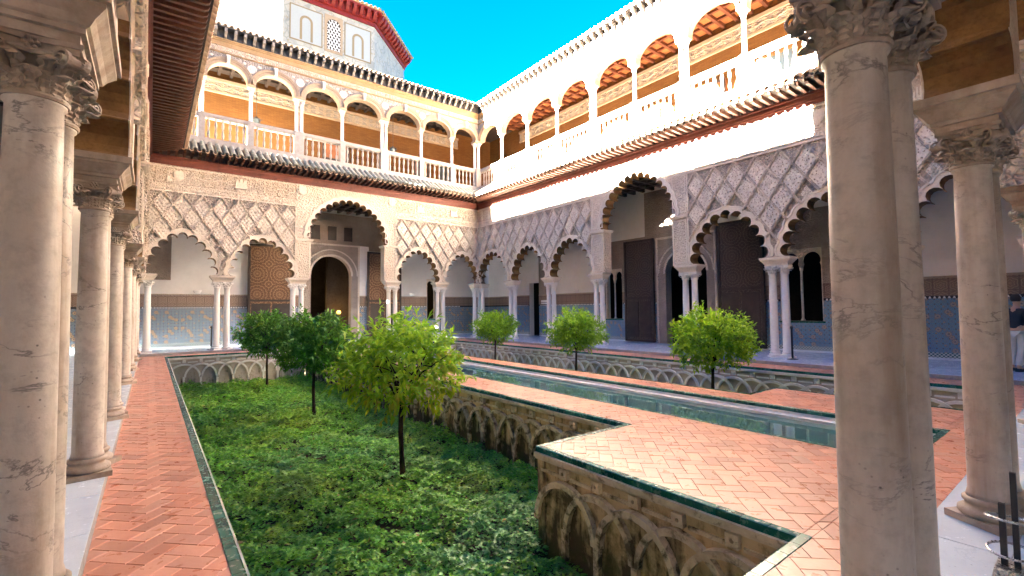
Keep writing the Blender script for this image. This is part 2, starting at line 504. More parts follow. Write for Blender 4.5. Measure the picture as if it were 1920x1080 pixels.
def ob(name, me, parent=None, loc=None, rot=None, sc=None):
    o = bpy.data.objects.new(name, me)
    COL.objects.link(o)
    if parent is not None:
        o.parent = parent
    if loc is not None:
        o.location = loc
    if rot is not None:
        o.rotation_euler = rot
    if sc is not None:
        o.scale = sc
    return o

def tag(o, label=None, cat=None, group=None, kind=None):
    if label:
        o['label'] = label
    if cat:
        o['category'] = cat
    if group:
        o['group'] = group
    if kind:
        o['kind'] = kind
    return o

def thing(name, label, cat, loc=(0, 0, 0), rz=0, group=None):
    o = ob(name, None, None, loc, (0, 0, rz))
    return tag(o, label, cat, group, 'thing')

class MB:
    def __init__(s):
        s.v, s.f = [], []
    def add(s, v, f):
        k = len(s.v)
        s.v += [tuple(p) for p in v]
        s.f += [tuple(i + k for i in q) for q in f]
        return s
    def box(s, x0, x1, y0, y1, z0, z1, tx=0, ty=0):
        """tx, ty: how much each side draws in at the top"""
        v = [(x0, y0, z0), (x1, y0, z0), (x1, y1, z0), (x0, y1, z0), (x0 + tx, y0 + ty, z1), (x1 - tx, y0 + ty, z1), (x1 - tx, y1 - ty, z1), (x0 + tx, y1 - ty, z1)]
        return s.add(v, [(0, 3, 2, 1), (4, 5, 6, 7), (0, 1, 5, 4), (1, 2, 6, 5), (2, 3, 7, 6), (3, 0, 4, 7)])
    def lathe(s, prof, n=16, c=(0, 0, 0), cap=True):
        v, f = [], []
        for r, z in prof:
            for i in range(n):
                a = 2 * math.pi * i / n
                v.append((c[0] + r * math.cos(a), c[1] + r * math.sin(a), c[2] + z))
        for j in range(len(prof) - 1):
            for i in range(n):
                f.append((j * n + i, j * n + (i + 1) % n, (j + 1) * n + (i + 1) % n, (j + 1) * n + i))
        if cap:
            f.append(tuple(range(n - 1, -1, -1)))
            f.append(tuple((len(prof) - 1) * n + i for i in range(n)))
        return s.add(v, f)
    def prism(s, poly, y0, y1):
        """poly in the x-z plane, counter-clockwise seen from -y"""
        n = len(poly)
        v = [(p[0], y0, p[1]) for p in poly] + [(p[0], y1, p[1]) for p in poly]
        f = [tuple(range(n)), tuple(range(2 * n - 1, n - 1, -1))]
        f += [(i, i + n, (i + 1) % n + n, (i + 1) % n) for i in range(n)]
        return s.add(v, f)
    def strip(s, a, b, ya, yb, y_back):
        """raised band between two matching outlines a and b (x-z), faces at ya / yb, sides back to y_back"""
        n = len(a)
        v = [(p[0], ya, p[1]) for p in a] + [(p[0], yb, p[1]) for p in b] + [(p[0], y_back, p[1]) for p in a] + [(p[0], y_back, p[1]) for p in b]
        f = []
        for i in range(n - 1):
            f += [(i, i + 1, n + i + 1, n + i), (2 * n + i, 2 * n + i + 1, i + 1, i), (n + i, n + i + 1, 3 * n + i + 1, 3 * n + i)]
        f += [(0, n, 3 * n, 2 * n), (n - 1, 3 * n - 1, 4 * n - 1, 2 * n - 1)]
        return s.add(v, f)
    def tube(s, pts, rad, n=8):
        pts = [Vector(p) for p in pts]
        if not hasattr(rad, '__len__'):
            rad = [rad] * len(pts)
        v, f = [], []
        for i, p in enumerate(pts):
            d = (pts[min(i + 1, len(pts) - 1)] - pts[max(i - 1, 0)]).normalized()
            q = d.to_track_quat('Z', 'Y')
            for k in range(n):
                a = 2 * math.pi * k / n
                v.append(p + q @ Vector((rad[i] * math.cos(a), rad[i] * math.sin(a), 0)))
        for i in range(len(pts) - 1):
            for k in range(n):
                f.append((i * n + k, i * n + (k + 1) % n, (i + 1) * n + (k + 1) % n, (i + 1) * n + k))
        f.append(tuple(range(n - 1, -1, -1)))
        f.append(tuple((len(pts) - 1) * n + k for k in range(n)))
        return s.add(v, f)
    def wall(s, x0, x1, z0, z1, y0, y1, holes):
        """a slab with rectangular openings (hx0, hx1, hz0, hz1)"""
        xs = sorted({x0, x1, *[min(max(h[k], x0), x1) for h in holes for k in (0, 1)]})
        for a, b in zip(xs[:-1], xs[1:]):
            mid = (a + b) / 2
            hz = sorted((h[2], h[3]) for h in holes if h[0] < mid < h[1])
            z = z0
            for h0, h1 in hz:
                if h0 > z + 1e-4:
                    s.box(a, b, y0, y1, z, min(h0, z1))
                z = max(z, h1)
            if z < z1 - 1e-4:
                s.box(a, b, y0, y1, z, z1)
        return s
    def mesh(s, name, mats, smooth=False):
        return mkmesh(name, s.v, s.f, mats, smooth)
    def build(s, name, mats, parent=None, smooth=False, **kw):
        return ob(name, s.mesh(name, mats, smooth), parent, **kw)

def arch_curve(a, h, n, e=0.0):
    """n+1 points on a pointed arch of half-span a, rise h, grown by e"""
    c = (h * h - a * a) / (2 * a)
    rad = a + c + e
    amax = math.acos(max(-1, min(1, c / rad)))
    pts = []
    for i in range(n + 1):
        t = i / n * 2
        if t <= 1:
            an = amax * t
            pts.append((-(rad * math.cos(an) - c), rad * math.sin(an)))
        else:
            an = amax * (2 - t)
            pts.append((rad * math.cos(an) - c, rad * math.sin(an)))
    return pts

def scallop(a, h, n, e=0.0, sag=None, seg=7):
    """outline of a lobed arch: n round lobes between sharp cusps; e grows it outwards"""
    c = arch_curve(a, h, n * 2)
    out = []
    for k in range(n):
        p, q = Vector(c[2 * k]), Vector(c[2 * k + 2])
        ch = q - p
        L = ch.length
        nr = Vector((-ch.y, ch.x)) / L
        tx = ch / L
        c0 = (p + q) / 2 + nr * (.10 * L)
        rad = .51 * L + e
        ph = -math.asin(.10 / .51) if e <= 0 else math.acos(min(1, .5 * L / rad))
        for j in range(seg + 1):
            th = math.pi - ph - (math.pi - 2 * ph) * j / seg
            out.append(tuple(c0 + tx * (rad * math.cos(th)) + nr * (rad * math.sin(th))))
    return out

def dedupe(ps):
    return [p for i, p in enumerate(ps) if i == 0 or math.hypot(p[0] - ps[i - 1][0], p[1] - ps[i - 1][1]) > .004]

# ------------------------------------------------------------------ shared meshes: column parts
Z0 = 0.10                    # marble gallery floor
Z_NECK, Z_CAP, Z_SPR = 2.66, 2.92, 3.17
SH = MB()
prof = [(.128, 0), (.122, .03)]
for i in range(11):
    t = i / 10
    prof.append((.116 - .014 * t ** 1.6, .05 + t * (Z_NECK - Z0 - .18 - .08)))
prof += [(.113, Z_NECK - Z0 - .18 - .02), (.113, Z_NECK - Z0 - .18)]
SH.lathe(prof, 32)
ME_SHAFT = SH.mesh('shaft', 'column_marble', True)
ME_SHAFT_W = SH.mesh('shaft_white', 'white_marble', True)

def col_base(mat):
    b = MB()
    b.lathe([(.165, .05), (.178, .065), (.176, .09), (.158, .105), (.140, .112), (.134, .128), (.142, .140), (.150, .150), (.150, .166), (.140, .175), (.130, .180)], 32)
    me = b.mesh('base', mat, True)
    bb = MB()
    bb.v, bb.f = [tuple(v.co) for v in me.vertices], [tuple(p.vertices) for p in me.polygons]
    nf = len(bb.f)
    bb.box(-.175, .175, -.175, .175, 0, .05)
    me2 = bb.mesh('base', mat, True)
    fl = [i < nf for i in range(len(bb.f))]
    me2.polygons.foreach_set('use_smooth', fl)
    return me2
ME_BASE = col_base('carved_marble')
ME_BASE_W = col_base('white_marble')

def capital(mat, detail=True):
    b = MB()
    H = Z_CAP - Z_NECK
    n = 24
    b.lathe([(.104, -.012), (.120, -.008), (.125, .004), (.120, .016), (.104, .02)], n, cap=False)
    b.lathe([(.098, .0), (.086, .03), (.084, .08), (.092, .14), (.114, .185), (.14, .205)], n)
    def leaf(ang, z0, ht, wid, curl):
        v, f = [], []
        N = 10
        for i in range(N + 1):
            t = i / N
            zz = z0 + ht * (t * 1.12 if t < .8 else .896 - (t - .8) * .9)
            rr = .104 + .012 * t + curl * max(0, t - .45) ** 1.6 * 2.4 + (zz / H) ** 2 * .02
            ww = wid * (1 - .25 * t) * (1 + (.26 if i % 2 else -.26)) * (1 if t < .92 else .45)
            for s_ in (-1, -.45, 0, .45, 1):
                ra = ang + ww * s_ / .11
                ridge = .016 * (1 - abs(s_)) + (.012 if abs(s_) == .45 else 0) - (.006 if i % 2 else 0)
                v.append(((rr + ridge) * math.cos(ra), (rr + ridge) * math.sin(ra), zz - .008 * abs(s_)))
        for i in range(N):
            for k in range(4):
                f.append((i * 5 + k, i * 5 + k + 1, i * 5 + 5 + k + 1, i * 5 + 5 + k))
        b.add(v, f)
    for k in range(8):
        leaf(k * math.pi / 4, .015, .11, .036, .075)
        leaf((k + .5) * math.pi / 4, .02, .175, .030, .085)
    # volutes at the four corners, in pairs
    for k in range(4):
        a = math.pi / 4 + k * math.pi / 2
        for sgn in (-1, 1):
            q = Matrix.Rotation(a + sgn * .16, 4, 'Z')
            axis = Matrix.Rotation(a + sgn * .78, 4, 'Z')
            cx = .196
            c = q @ Vector((cx, 0, .175))
            # spiral band
            pts = []
            for j in range(26):
                th = -math.pi * .5 - j * .42
                rr = .046 * (1 - j / 30)
                pts.append(Vector((math.cos(th) * rr * -1, 0, math.sin(th) * rr)))
            v, f = [], []
            dirv = Matrix.Rotation(a, 4, 'Z') @ Vector((1, 0, 0))
            nor = Matrix.Rotation(a + sgn * math.pi / 2, 4, 'Z') @ Vector((1, 0, 0))
            for j, p in enumerate(pts):
                base = Vector((c.x, c.y, c.z)) + dirv * p.x + Vector((0, 0, p.z)) + nor * .004
                th = .010
                o_ = (dirv * p.x + Vector((0, 0, p.z))).normalized() * th * .5
                for d_ in (0, .014 + .0006 * j):
                    v.append(base + o_ + nor * d_)
                    v.append(base - o_ + nor * d_)
            for j in range(len(pts) - 1):
                i0 = j * 4
                f += [(i0, i0 + 4, i0 + 6, i0 + 2), (i0 + 2, i0 + 6, i0 + 7, i0 + 3), (i0 + 1, i0 + 3, i0 + 7, i0 + 5)]
            b.add(v, f)
        # body of the volute
        dv = Matrix.Rotation(a, 4, 'Z')
        v, f = [], []
        for j in range(14):
            th = 2 * math.pi * j / 14
            for d_ in (-.024, .024):
                v.append(dv @ Vector((.188 + .030 * math.cos(th), d_, .172 + .030 * math.sin(th))))
        for j in range(14):
            f.append((2 * j, 2 * ((j + 1) % 14), 2 * ((j + 1) % 14) + 1, 2 * j + 1))
        f.append(tuple(2 * j for j in range(14)))
        f.append(tuple(2 * j + 1 for j in range(13, -1, -1)))
        b.add(v, f)
        # stem from the bell to the volute
        b.tube([dv @ Vector((.112, 0, .09)), dv @ Vector((.135, 0, .15)), dv @ Vector((.17, 0, .20)), dv @ Vector((.20, 0, .208))], [.018, .022, .022, .016], 6)
    # abacus with concave sides
    def outline(hs, dip):
        o_ = []
        for k in range(4):
            a = k * math.pi / 2
            for j in range(7):
                t = -1 + j / 3.5
                x = hs - dip * (1 - t * t)
                y = t * hs * .93
                o_.append((x * math.cos(a) - y * math.sin(a), x * math.sin(a) + y * math.cos(a)))
        return o_
    for zz, hs in ((.205, .165), (.235, .178)):
        o_ = outline(hs, .035)
        v = [(p[0], p[1], zz) for p in o_] + [(p[0], p[1], zz + (.03 if zz < .22 else H - .235)) for p in o_]
        k = len(o_)
        f = [tuple(range(k - 1, -1, -1)), tuple(range(k, 2 * k))] + [(i, (i + 1) % k, (i + 1) % k + k, i + k) for i in range(k)]
        b.add(v, f)
    for k in range(4):
        a = k * math.pi / 2
        for j in range(6):
            th = j * math.pi / 3
            c = Matrix.Rotation(a, 4, 'Z') @ Vector((.150, .022 * math.cos(th), .222 + .022 * math.sin(th)))
            b.lathe([(.001, -.012), (.011, -.006), (.013, 0), (.011, .006), (.001, .012)], 6, c, False)
        c = Matrix.Rotation(a, 4, 'Z') @ Vector((.158, 0, .222))
        b.lathe([(.001, -.012), (.011, -.006), (.012, 0), (.011, .006), (.001, .012)], 6, c, False)
        q = Matrix.Rotation(a, 4, 'Z')
        b.tube([q @ Vector((.140, -.085, .192)), q @ Vector((.146, 0, .186)), q @ Vector((.140, .085, .192))], [.010, .017, .010], 6)
    me = b.mesh('capital', mat, False)
    return me
ME_CAP = capital('carved_marble')
ME_CAP_W = capital('white_marble')

def impost(mat, hl, hw):
    """moulded marble block over a pair of columns"""
    b = MB()
    z = Z_CAP
    prof = [(0, 0), (0, .045), (.02, .05), (.02, .075), (.035, .085), (.055, .12), (.085, .155), (.095, .165), (.095, .185), (.115, .19), (.115, Z_SPR - Z_CAP)]
    v, f = [], []
    for e, dz in prof:
        v += [(-hl - e, -hw - e, z + dz), (hl + e, -hw - e, z + dz), (hl + e, hw + e, z + dz), (-hl - e, hw + e, z + dz)]
    for j in range(len(prof) - 1):
        for i in range(4):
            f.append((j * 4 + i, j * 4 + (i + 1) % 4, j * 4 + 4 + (i + 1) % 4, j * 4 + 4 + i))
    f += [(3, 2, 1, 0), tuple(range(len(v) - 4, len(v)))]
    b.add(v, f)
    return b.mesh('impost', mat)
ME_IMP = impost('carved_marble', .335, .165)
ME_IMP_W = impost('stone_trim', .335, .165)
ME_IMPC = impost('stone_trim', .36, .36)

# lozenge ornament: raised flower, scrolls and rim, relief towards -y
def lozenge(mat):
    b = MB()
    def petal(cx, cz, l, wd, an, h=.045):
        ca, sa = math.cos(an), math.sin(an)
        pts = [(-l, 0, 0), (-l * .3, wd, 0), (l * .5, wd * .8, 0), (l, 0, 0), (l * .5, -wd * .8, 0), (-l * .3, -wd, 0)]
        top = [(-l * .6, 0, h * .6), (-l * .2, wd * .45, h), (l * .3, wd * .4, h), (l * .6, 0, h * .7), (l * .3, -wd * .4, h), (-l * .2, -wd * .45, h)]
        v = [(cx + x * ca - z * sa, -y, cz + x * sa + z * ca) for x, z, y in pts] + [(cx + x * ca - z * sa, -y, cz + x * sa + z * ca) for x, z, y in top]
        f = [(i, (i + 1) % 6, (i + 1) % 6 + 6, i + 6) for i in range(6)] + [(6, 7, 8, 9, 10, 11)]
        b.add(v, f)
    # pierced plate: a grid of small faces standing off the ground, with drilled openings left out
    st_, hx, hz = .0225, .285, .42
    hol = []
    for i in range(8):
        an = i * math.pi / 4 + math.pi / 8
        hol.append((.082 * math.cos(an), .06 + .095 * math.sin(an), .019))
    for sx in (-1, 1):
        hol += [(sx * .055, .245, .017), (sx * .135, .17, .020), (sx * .185, .02, .021), (sx * .135, -.13, .021), (sx * .06, -.20, .016), (sx * .045, -.285, .015), (sx * .02, .325, .012)]
    hol += [(0, -.13, .016), (0, .19, .012)]
    vid, v, f = {}, [], []
    def vert(i, j):
        if (i, j) not in vid:
            vid[(i, j)] = len(v)
            x, z = i * st_, j * st_
            v.append((x, -.042 - .010 * math.cos(x * 38) * math.cos(z * 30), z))
        return vid[(i, j)]
    for i in range(-14, 14):
        for j in range(-20, 20):
            x, z = (i + .5) * st_, (j + .5) * st_
            if abs(x) / hx + abs(z) / hz > 1:
                continue
            if any(math.hypot(x - hx_, z - hz_) < r_ for hx_, hz_, r_ in hol):
                continue
            f.append((vert(i, j), vert(i + 1, j), vert(i + 1, j + 1), vert(i, j + 1)))
    b.add(v, f)
    def ros(cx, cz, r0):
        k = MB().lathe([(r0, .045), (r0, .062), (r0 * .82, .066), (r0 * .7, .054), (r0 * .42, .056), (r0 * .3, .072), (.001, .076)], 12, cap=False)
        b.add([(cx + x, -z, cz + y) for x, y, z in k.v], k.f)
    ros(0, .06, .055)
    ros(0, -.07, .05)
    for sx in (-1, 1):
        petal(sx * .10, -.01, .045, .014, 1.1 * sx, .062)
        petal(sx * .09, .20, .04, .013, -1.0 * sx, .062)
        petal(sx * .075, -.17, .04, .013, .9 * sx, .062)
        petal(sx * .2, -.06, .03, .012, -1.0 * sx, .062)
    petal(0, .29, .045, .018, math.pi / 2, .062)
    petal(0, -.26, .045, .018, math.pi / 2, .062)
    return b.mesh('lozenge_ornament', mat)
ME_LOZ = lozenge('stone_trim')

def shield(mat):
    b = MB()
    o_ = [(-.17, .2), (-.17, -.02), (-.12, -.13), (0, -.21), (.12, -.13), (.17, -.02), (.17, .2)]
    i_ = [(x * .78, z * .8) for x, z in o_]
    b.prism(o_[::1], -.03, .0)
    b.prism(i_, -.045, -.03)
    b.box(-.02, .02, -.06, -.045, -.13, .15)
    b.box(-.11, .11, -.06, -.045, .02, .06)
    return b.mesh('crest', mat)
ME_SHIELD = shield('stone_trim')
def castle(mat):
    b = MB()
    b.box(-.2, .2, -.05, 0, -.14, .08)
    for k in (-1, 0, 1):
        b.box(k * .14 - .05, k * .14 + .05, -.06, 0, .08, .17 + (.05 if k == 0 else 0))
        b.box(k * .12 - .025, k * .12 + .025, -.07, -.05, -.08, .0)
    b.box(-.24, .24, -.07, 0, -.19, -.14)
    return b.mesh('crest', mat)
ME_CASTLE = castle('stone_trim')

def scroll_relief(mat, L=.80, H=.62, kind=0):
    """one repeat of carved scrollwork or lettering, relief towards -y, centred"""
    b = MB()
    rs_ = random.Random(kind)
    def band(pts, wd, dp):
        A, B = [], []
        for i, p in enumerate(pts):
            q0, q1 = pts[max(0, i - 1)], pts[min(len(pts) - 1, i + 1)]
            dx, dz = q1[0] - q0[0], q1[1] - q0[1]
            l = math.hypot(dx, dz) or 1
            A.append((p[0] + dz / l * wd / 2, p[1] - dx / l * wd / 2))
            B.append((p[0] - dz / l * wd / 2, p[1] + dx / l * wd / 2))
        b.strip(A, B, -dp, -dp, 0)
    def leaf_(x, z, l, an, dp):
        ca, sa = math.cos(an), math.sin(an)
        o_ = [(-l, 0), (-l * .2, l * .4), (l, 0), (-l * .2, -l * .4)]
        v = [(x + p * ca - q * sa, 0, z + p * sa + q * ca) for p, q in o_] + [(x, -dp, z)]
        b.add(v, [(0, 1, 4), (1, 2, 4), (2, 3, 4), (3, 0, 4)])
    if kind % 2 == 0:
        for sx in (-1, 1):
            for sz in (-1, 1):
                c = (sx * L * .25, sz * H * .24)
                pts = []
                for j in range(22):
                    th = j * .5
                    r_ = H * .23 * (1 - j / 26)
                    pts.append((c[0] + sx * r_ * math.cos(th), c[1] + sz * r_ * math.sin(th)))
                band(pts, .022, .034)
                for j in range(5):
                    th = j * 1.25 + .4
                    leaf_(c[0] + sx * H * .20 * math.cos(th), c[1] + sz * H * .20 * math.sin(th), .045, th * sx, .04)
        band([(-L / 2, 0), (-L * .25, .05), (0, 0), (L * .25, -.05), (L / 2, 0)], .024, .04)
    else:
        x = -L / 2 + .03
        while x < L / 2 - .05:
            h_ = rs_.choice((.9, .9, .55, .35)) * H * .85
            b.box(x, x + .028, -.036, 0, -H * .42, -H * .42 + h_)
            if rs_.random() < .6:
                b.box(x, x + .085, -.0365, 0, -H * .42 + (rs_.random() * .5) * h_, -H * .42 + (rs_.random() * .5) * h_ + .03)
            if rs_.random() < .5:
                leaf_(x + .05, H * .25 * rs_.random(), .045, rs_.random() * 3, .036)
            x += rs_.choice((.062, .075, .095))
        b.box(-L / 2, L / 2, -.030, 0, -H * .46, -H * .42)
    return b.mesh('frieze_relief', mat)
ME_SCR = [scroll_relief('stone_trim', .80, .62, k) for k in range(4)]
ME_STR = scroll_relief('stone_trim', .80, .17, 7)
ME_UFR = [scroll_relief('arch_stone_pale', .80, .24, k) for k in (1, 2, 3, 5)]

def relief_row(parent, x0, x1, y, zc, meshes, sz=1.0, skip=None):
    n = max(1, round((x1 - x0) / .80))
    p = (x1 - x0) / n
    for i in range(n):
        ob('frieze_relief', meshes[(i * 7 + i // 3) % len(meshes)], parent, (x0 + (i + .5) * p, y, zc), None, (p / .80 * .97, random.uniform(.85, 1.15), sz))

# baluster, lower-eave tile, rafter, bracket
def lathe_mesh(name, prof, n, mat):
    return MB().lathe(prof, n).mesh(name, mat, True)
ME_BAL = lathe_mesh('baluster', [(.05, 0), (.05, .05), (.028, .07), (.042, .13), (.056, .22), (.05, .31), (.028, .40), (.034, .43), (.034, .46), (.028, .49), (.05, .58), (.056, .66), (.042, .75), (.028, .80), (.05, .83), (.05, .88)], 10, 'balustrade_stone')
ME_UCOL = lathe_mesh('shaft', [(.105, 0), (.105, .03), (.085, .05), (.09, .07), (.076, .09), (.077, .6), (.068, 1.30), (.085, 1.31), (.085, 1.34), (.068, 1.36)], 16, 'white_marble')

def ucap():
    b = MB()
    b.lathe([(.072, 0), (.076, .06), (.098, .12), (.11, .15)], 12)
    for k in range(8):
        a = k * math.pi / 4
        b.tube([(.072 * math.cos(a), .072 * math.sin(a), .0), (.09 * math.cos(a), .09 * math.sin(a), .07), (.128 * math.cos(a), .128 * math.sin(a), .125), (.125 * math.cos(a), .125 * math.sin(a), .10)], [.018, .022, .018, .008], 5)
    b.box(-.135, .135, -.135, .135, .15, .19)
    return b.mesh('capital', 'stone_trim', False)
ME_UCAP = ucap()

def rooftile(L, rad, mat, name='roof_tile', n=8, th=.018):
    """half-round cover tile running from y=0 to y=-L (towards the court)"""
    b = MB()
    v, f = [], []
    for y, k in ((0, .85), (-L, 1)):
        for rr in (rad * k, rad * k - th):
            for i in range(n + 1):
                a = math.pi * i / n
                v.append((rr * math.cos(a), y, rr * math.sin(a)))
    q = n + 1
    for i in range(n):
        f += [(i, i + 1, 2 * q + i + 1, 2 * q + i), (q + i + 1, q + i, 3 * q + i, 3 * q + i + 1), (2 * q + i, 2 * q + i + 1, 3 * q + i + 1, 3 * q + i)]
    b.add(v, f)
    return b.mesh(name, mat, True)

# ------------------------------------------------------------------ a wing of the palace
# local frame of a wing: x runs along the arcade, y points away from the court, z up; y = 0 is the line of columns
XL, XR, YN, YF = -.455, 15.30, .60, 22.90
TH = .22
Z_LOZ, Z_STRIP, Z_FRI, Z_WOOD, Z_SOF = 6.48, 6.72, 7.50, 7.84, 7.98
AN, BN = 11, 17

def add_column(wing, s, y, white, rot=0.0):
    c = ob('column', ME_SHAFT_W if white else ME_SHAFT, wing, (s, y, Z0 + .18), (0, 0, rot))
    ob('base', ME_BASE_W if white else ME_BASE, c, (0, 0, -.18))
    ob('capital', ME_CAP_W if white else ME_CAP, c, (0, 0, Z_NECK - Z0 - .18), (0, 0, -rot))
    return c

def build_arcade(wing, L, pairs, big, ends, white, lattice=True, corner_gap=False):
    """pairs: column-pair centres; big: index of the bay with the tall arch (bay 0 starts at the corner)"""
    st = [0.0] + pairs + [L]
    e0, e1 = (-TH, L + TH) if ends else (TH, L - TH)
    for s in pairs:
        add_column(wing, s - .178, 0, white, random.random() * 6)
        add_column(wing, s + .178, 0, white, random.random() * 6)
        ob('impost', ME_IMP_W if white else ME_IMP, wing, (s, 0, 0))
    if ends:
        for s, sg in ((0, 1), (L, -1)):
            add_column(wing, s, 0, white)
            if not (corner_gap and s == L):
                add_column(wing, s + sg * .34, 0, white)
                ob('impost', ME_IMPC, wing, (s + sg * .17, 0, 0), None, (.95, .62, 1))
            else:
                ob('impost', ME_IMPC, wing, (s, 0, 0), None, (.5, .6, 1))
    else:
        for s, sg in ((0, 1), (L, -1)):
            add_column(wing, s + sg * .34, 0, white)
            ob('impost', ME_IMPC, wing, (s + sg * .46, 0, .002), None, (.42, .60, .992))
    arches = []
    for i in range(len(st) - 1):
        c = (st[i] + st[i + 1]) / 2
        wd = st[i + 1] - st[i]
        if i == big:
            x0, x1 = st[i] - .12, st[i + 1] + .12
            a, h, zs = wd / 2 - .52, 1.90, 4.97
            sc_ = dedupe([(c + p[0], zs + p[1]) for p in scallop(a, h, BN)])
            poly = [(x0, Z_SPR), (x0, Z_FRI), (x1, Z_FRI), (x1, Z_SPR), (c + a, Z_SPR)] + sc_[::-1] + [(c - a, Z_SPR)]
            MB().prism(poly[::-1], -TH - .025, TH).build('tall_arch', 'stucco_fine', wing)
            n = BN
            # pier cornices
            for sg in (-1, 1):
                xa, xb = sorted((c + sg * (a - .06), c + sg * (wd / 2 + .15)))
                m_ = MB()
                m_.box(xa, xb, -TH - .09, TH + .03, zs - .10, zs - .05)
                m_.box(xa - .03, xb + .03, -TH - .13, TH + .05, zs - .05, zs)
                m_.build('pier_cornice', 'stone_trim', wing)
                # panelled pier with a raised frame
                xa, xb = sorted((c + sg * (a + .05), c + sg * (wd / 2 + .08)))
                m_ = MB()
                for za, zb in ((Z_SPR + .08, zs - .16), (zs + .1, Z_LOZ)):
                    m_.box(xa, xa + .035, -TH - .05, -TH - .025, za, zb)
                    m_.box(xb - .035, xb, -TH - .05, -TH - .025, za, zb)
                    m_.box(xa + .035, xb - .035, -TH - .05, -TH - .025, zb - .035, zb)
                    m_.box(xa + .035, xb - .035, -TH - .05, -TH - .025, za, za + .035)
                m_.build('pier_frame', 'stone_trim', wing)
            yf = -TH - .025
        else:
            x0 = e0 if i == 0 else (st[i] + .12 if i - 1 == big else st[i])
            x1 = e1 if i == len(st) - 2 else (st[i + 1] - .12 if i + 1 == big else st[i + 1])
            a, h, zs = wd / 2 - .37, 1.58, Z_SPR
            sc_ = dedupe([(c + p[0], zs + p[1]) for p in scallop(a, h, AN)])
            poly = [(x0, zs), (x0, Z_LOZ), (x1, Z_LOZ), (x1, zs)] + sc_[::-1]
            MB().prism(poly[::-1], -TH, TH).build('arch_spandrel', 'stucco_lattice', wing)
            n = AN
            yf = -TH
        arches.append((c, a, h, zs, i == big, x0, x1))
        # three stepped mouldings round the lobes
        mo = MB()
        def sc2(e, sag):
            return [(c + p[0], zs + p[1]) for p in scallop(a, h, n, e, sag)]
        A0, A1, A2, A3 = sc2(0, .46), sc2(.05, .46), sc2(.10, .46), sc2(.155, .46)
        mo.strip(A0, A1, yf - .035, yf - .035, yf)
        mo.strip(A1, A2, yf - .015, yf - .015, yf)
        mo.strip(A2, A3, yf - .055, yf - .045, yf)
        mo.build('arch_moulding', 'stone_trim', wing)
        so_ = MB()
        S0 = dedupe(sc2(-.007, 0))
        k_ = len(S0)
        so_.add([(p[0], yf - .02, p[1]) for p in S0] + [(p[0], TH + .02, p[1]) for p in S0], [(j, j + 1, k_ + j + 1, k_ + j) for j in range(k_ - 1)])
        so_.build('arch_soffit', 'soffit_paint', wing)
    # lattice of crossing ribs with flowers between, on the spandrels
    if lattice:
        LW, LH = .68, .98
        def free(s, z, pad):
            for c, a, h, zs, isbig, x0, x1 in arches:
                cc = (h * h - a * a) / (2 * a)
                if z > zs and (abs(s - c) + cc) ** 2 + (z - zs) ** 2 < (a + cc + pad) ** 2:
                    return False
                if isbig and x0 - pad * 0 < s < x1 + pad * 0:
                    return False
            return True
        runs = []
        cur = None
        for c, a, h, zs, isbig, x0, x1 in arches:
            if isbig:
                cur = None
            else:
                if cur is None:
                    cur = [x0, x1]
                    runs.append(cur)
                else:
                    cur[1] = x1
        for x0, x1 in runs:
            wdt = x1 - x0
            nx = max(1, round(wdt / LW))
            lw = wdt / nx
            off = x0
            zt = Z_LOZ - .06
            ca = math.atan2(LH, lw)
            dl = math.hypot(lw, LH)
            for fam in (-1, 1):
                k0 = -8 if fam == 1 else 0
                for k in range(-8, nx + 9):
                    # a line through (off + k*lw, zt) descending towards fam
                    segs, on = [], None
                    N = 160
                    for q in range(N + 1):
                        d_ = q / N * 3.6
                        s_ = off + (k + .5) * lw + fam * d_ * lw / LH
                        z_ = zt - d_
                        okp = x0 + .03 < s_ < x1 - .03 and z_ > Z_SPR + .14 and free(s_, z_, .27)
                        if okp and on is None:
                            on = (s_, z_)
                        if okp:
                            last = (s_, z_)
                        if (not okp or q == N) and on is not None:
                            if math.hypot(last[0] - on[0], last[1] - on[1]) > .12:
                                segs.append((on, last))
                            on = None
                    for p, q in segs:
                        dx, dz = q[0] - p[0], q[1] - p[1]
                        l_ = math.hypot(dx, dz)
                        nx_, nz_ = -dz / l_, dx / l_
                        rb = MB()
                        for wa, wb, hh in ((-.030, -.008, .105), (.008, .030, .105), (-.008, .008, .07)):
                            pa = [(p[0] + nx_ * wa, p[1] + nz_ * wa), (p[0] + nx_ * wb, p[1] + nz_ * wb), (q[0] + nx_ * wb, q[1] + nz_ * wb), (q[0] + nx_ * wa, q[1] + nz_ * wa)]
                            dpt = -TH - hh - (.004 if fam == 1 else 0)
                            rb.prism(pa, dpt, -TH)
                        rb.build('lattice_rib', 'stucco_fine', wing)
            for row in range(8):
                z_ = zt - LH / 2 * row
                for k in range(-1, nx + 2):
                    s_ = off + (k + (0 if row % 2 == 0 else .5) + .0) * lw
                    zc = z_ - 0
                    if row == 0:
                        continue
                    if x0 + .2 < s_ < x1 - .2 and zc > Z_SPR + .3 and free(s_, zc, .5):
                        ob('lozenge_ornament', ME_LOZ, wing, (s_, -TH, zc), None, (lw / .68, random.uniform(.95, 1.25), random.choice((1, 1, 1.02))))
                    elif x0 + .12 < s_ < x1 - .12 and zc > Z_SPR + .2 and free(s_, zc, .33):
                        ob('lozenge_ornament', ME_LOZ, wing, (s_, -TH, zc), None, (.55, 1.3, .55))
        # rim of each lattice field
        for x0, x1 in runs:
            m_ = MB()
            m_.box(x0, x1, -TH - .06, -TH, Z_LOZ - .05, Z_LOZ)
            m_.box(x0 + .001, x0 + .045, -TH - .055, -TH, Z_SPR + .25, Z_LOZ - .05)
            m_.box(x1 - .045, x1 - .001, -TH - .055, -TH, Z_SPR + .25, Z_LOZ - .05)
            m_.build('field_rim', 'stone_trim', wing)
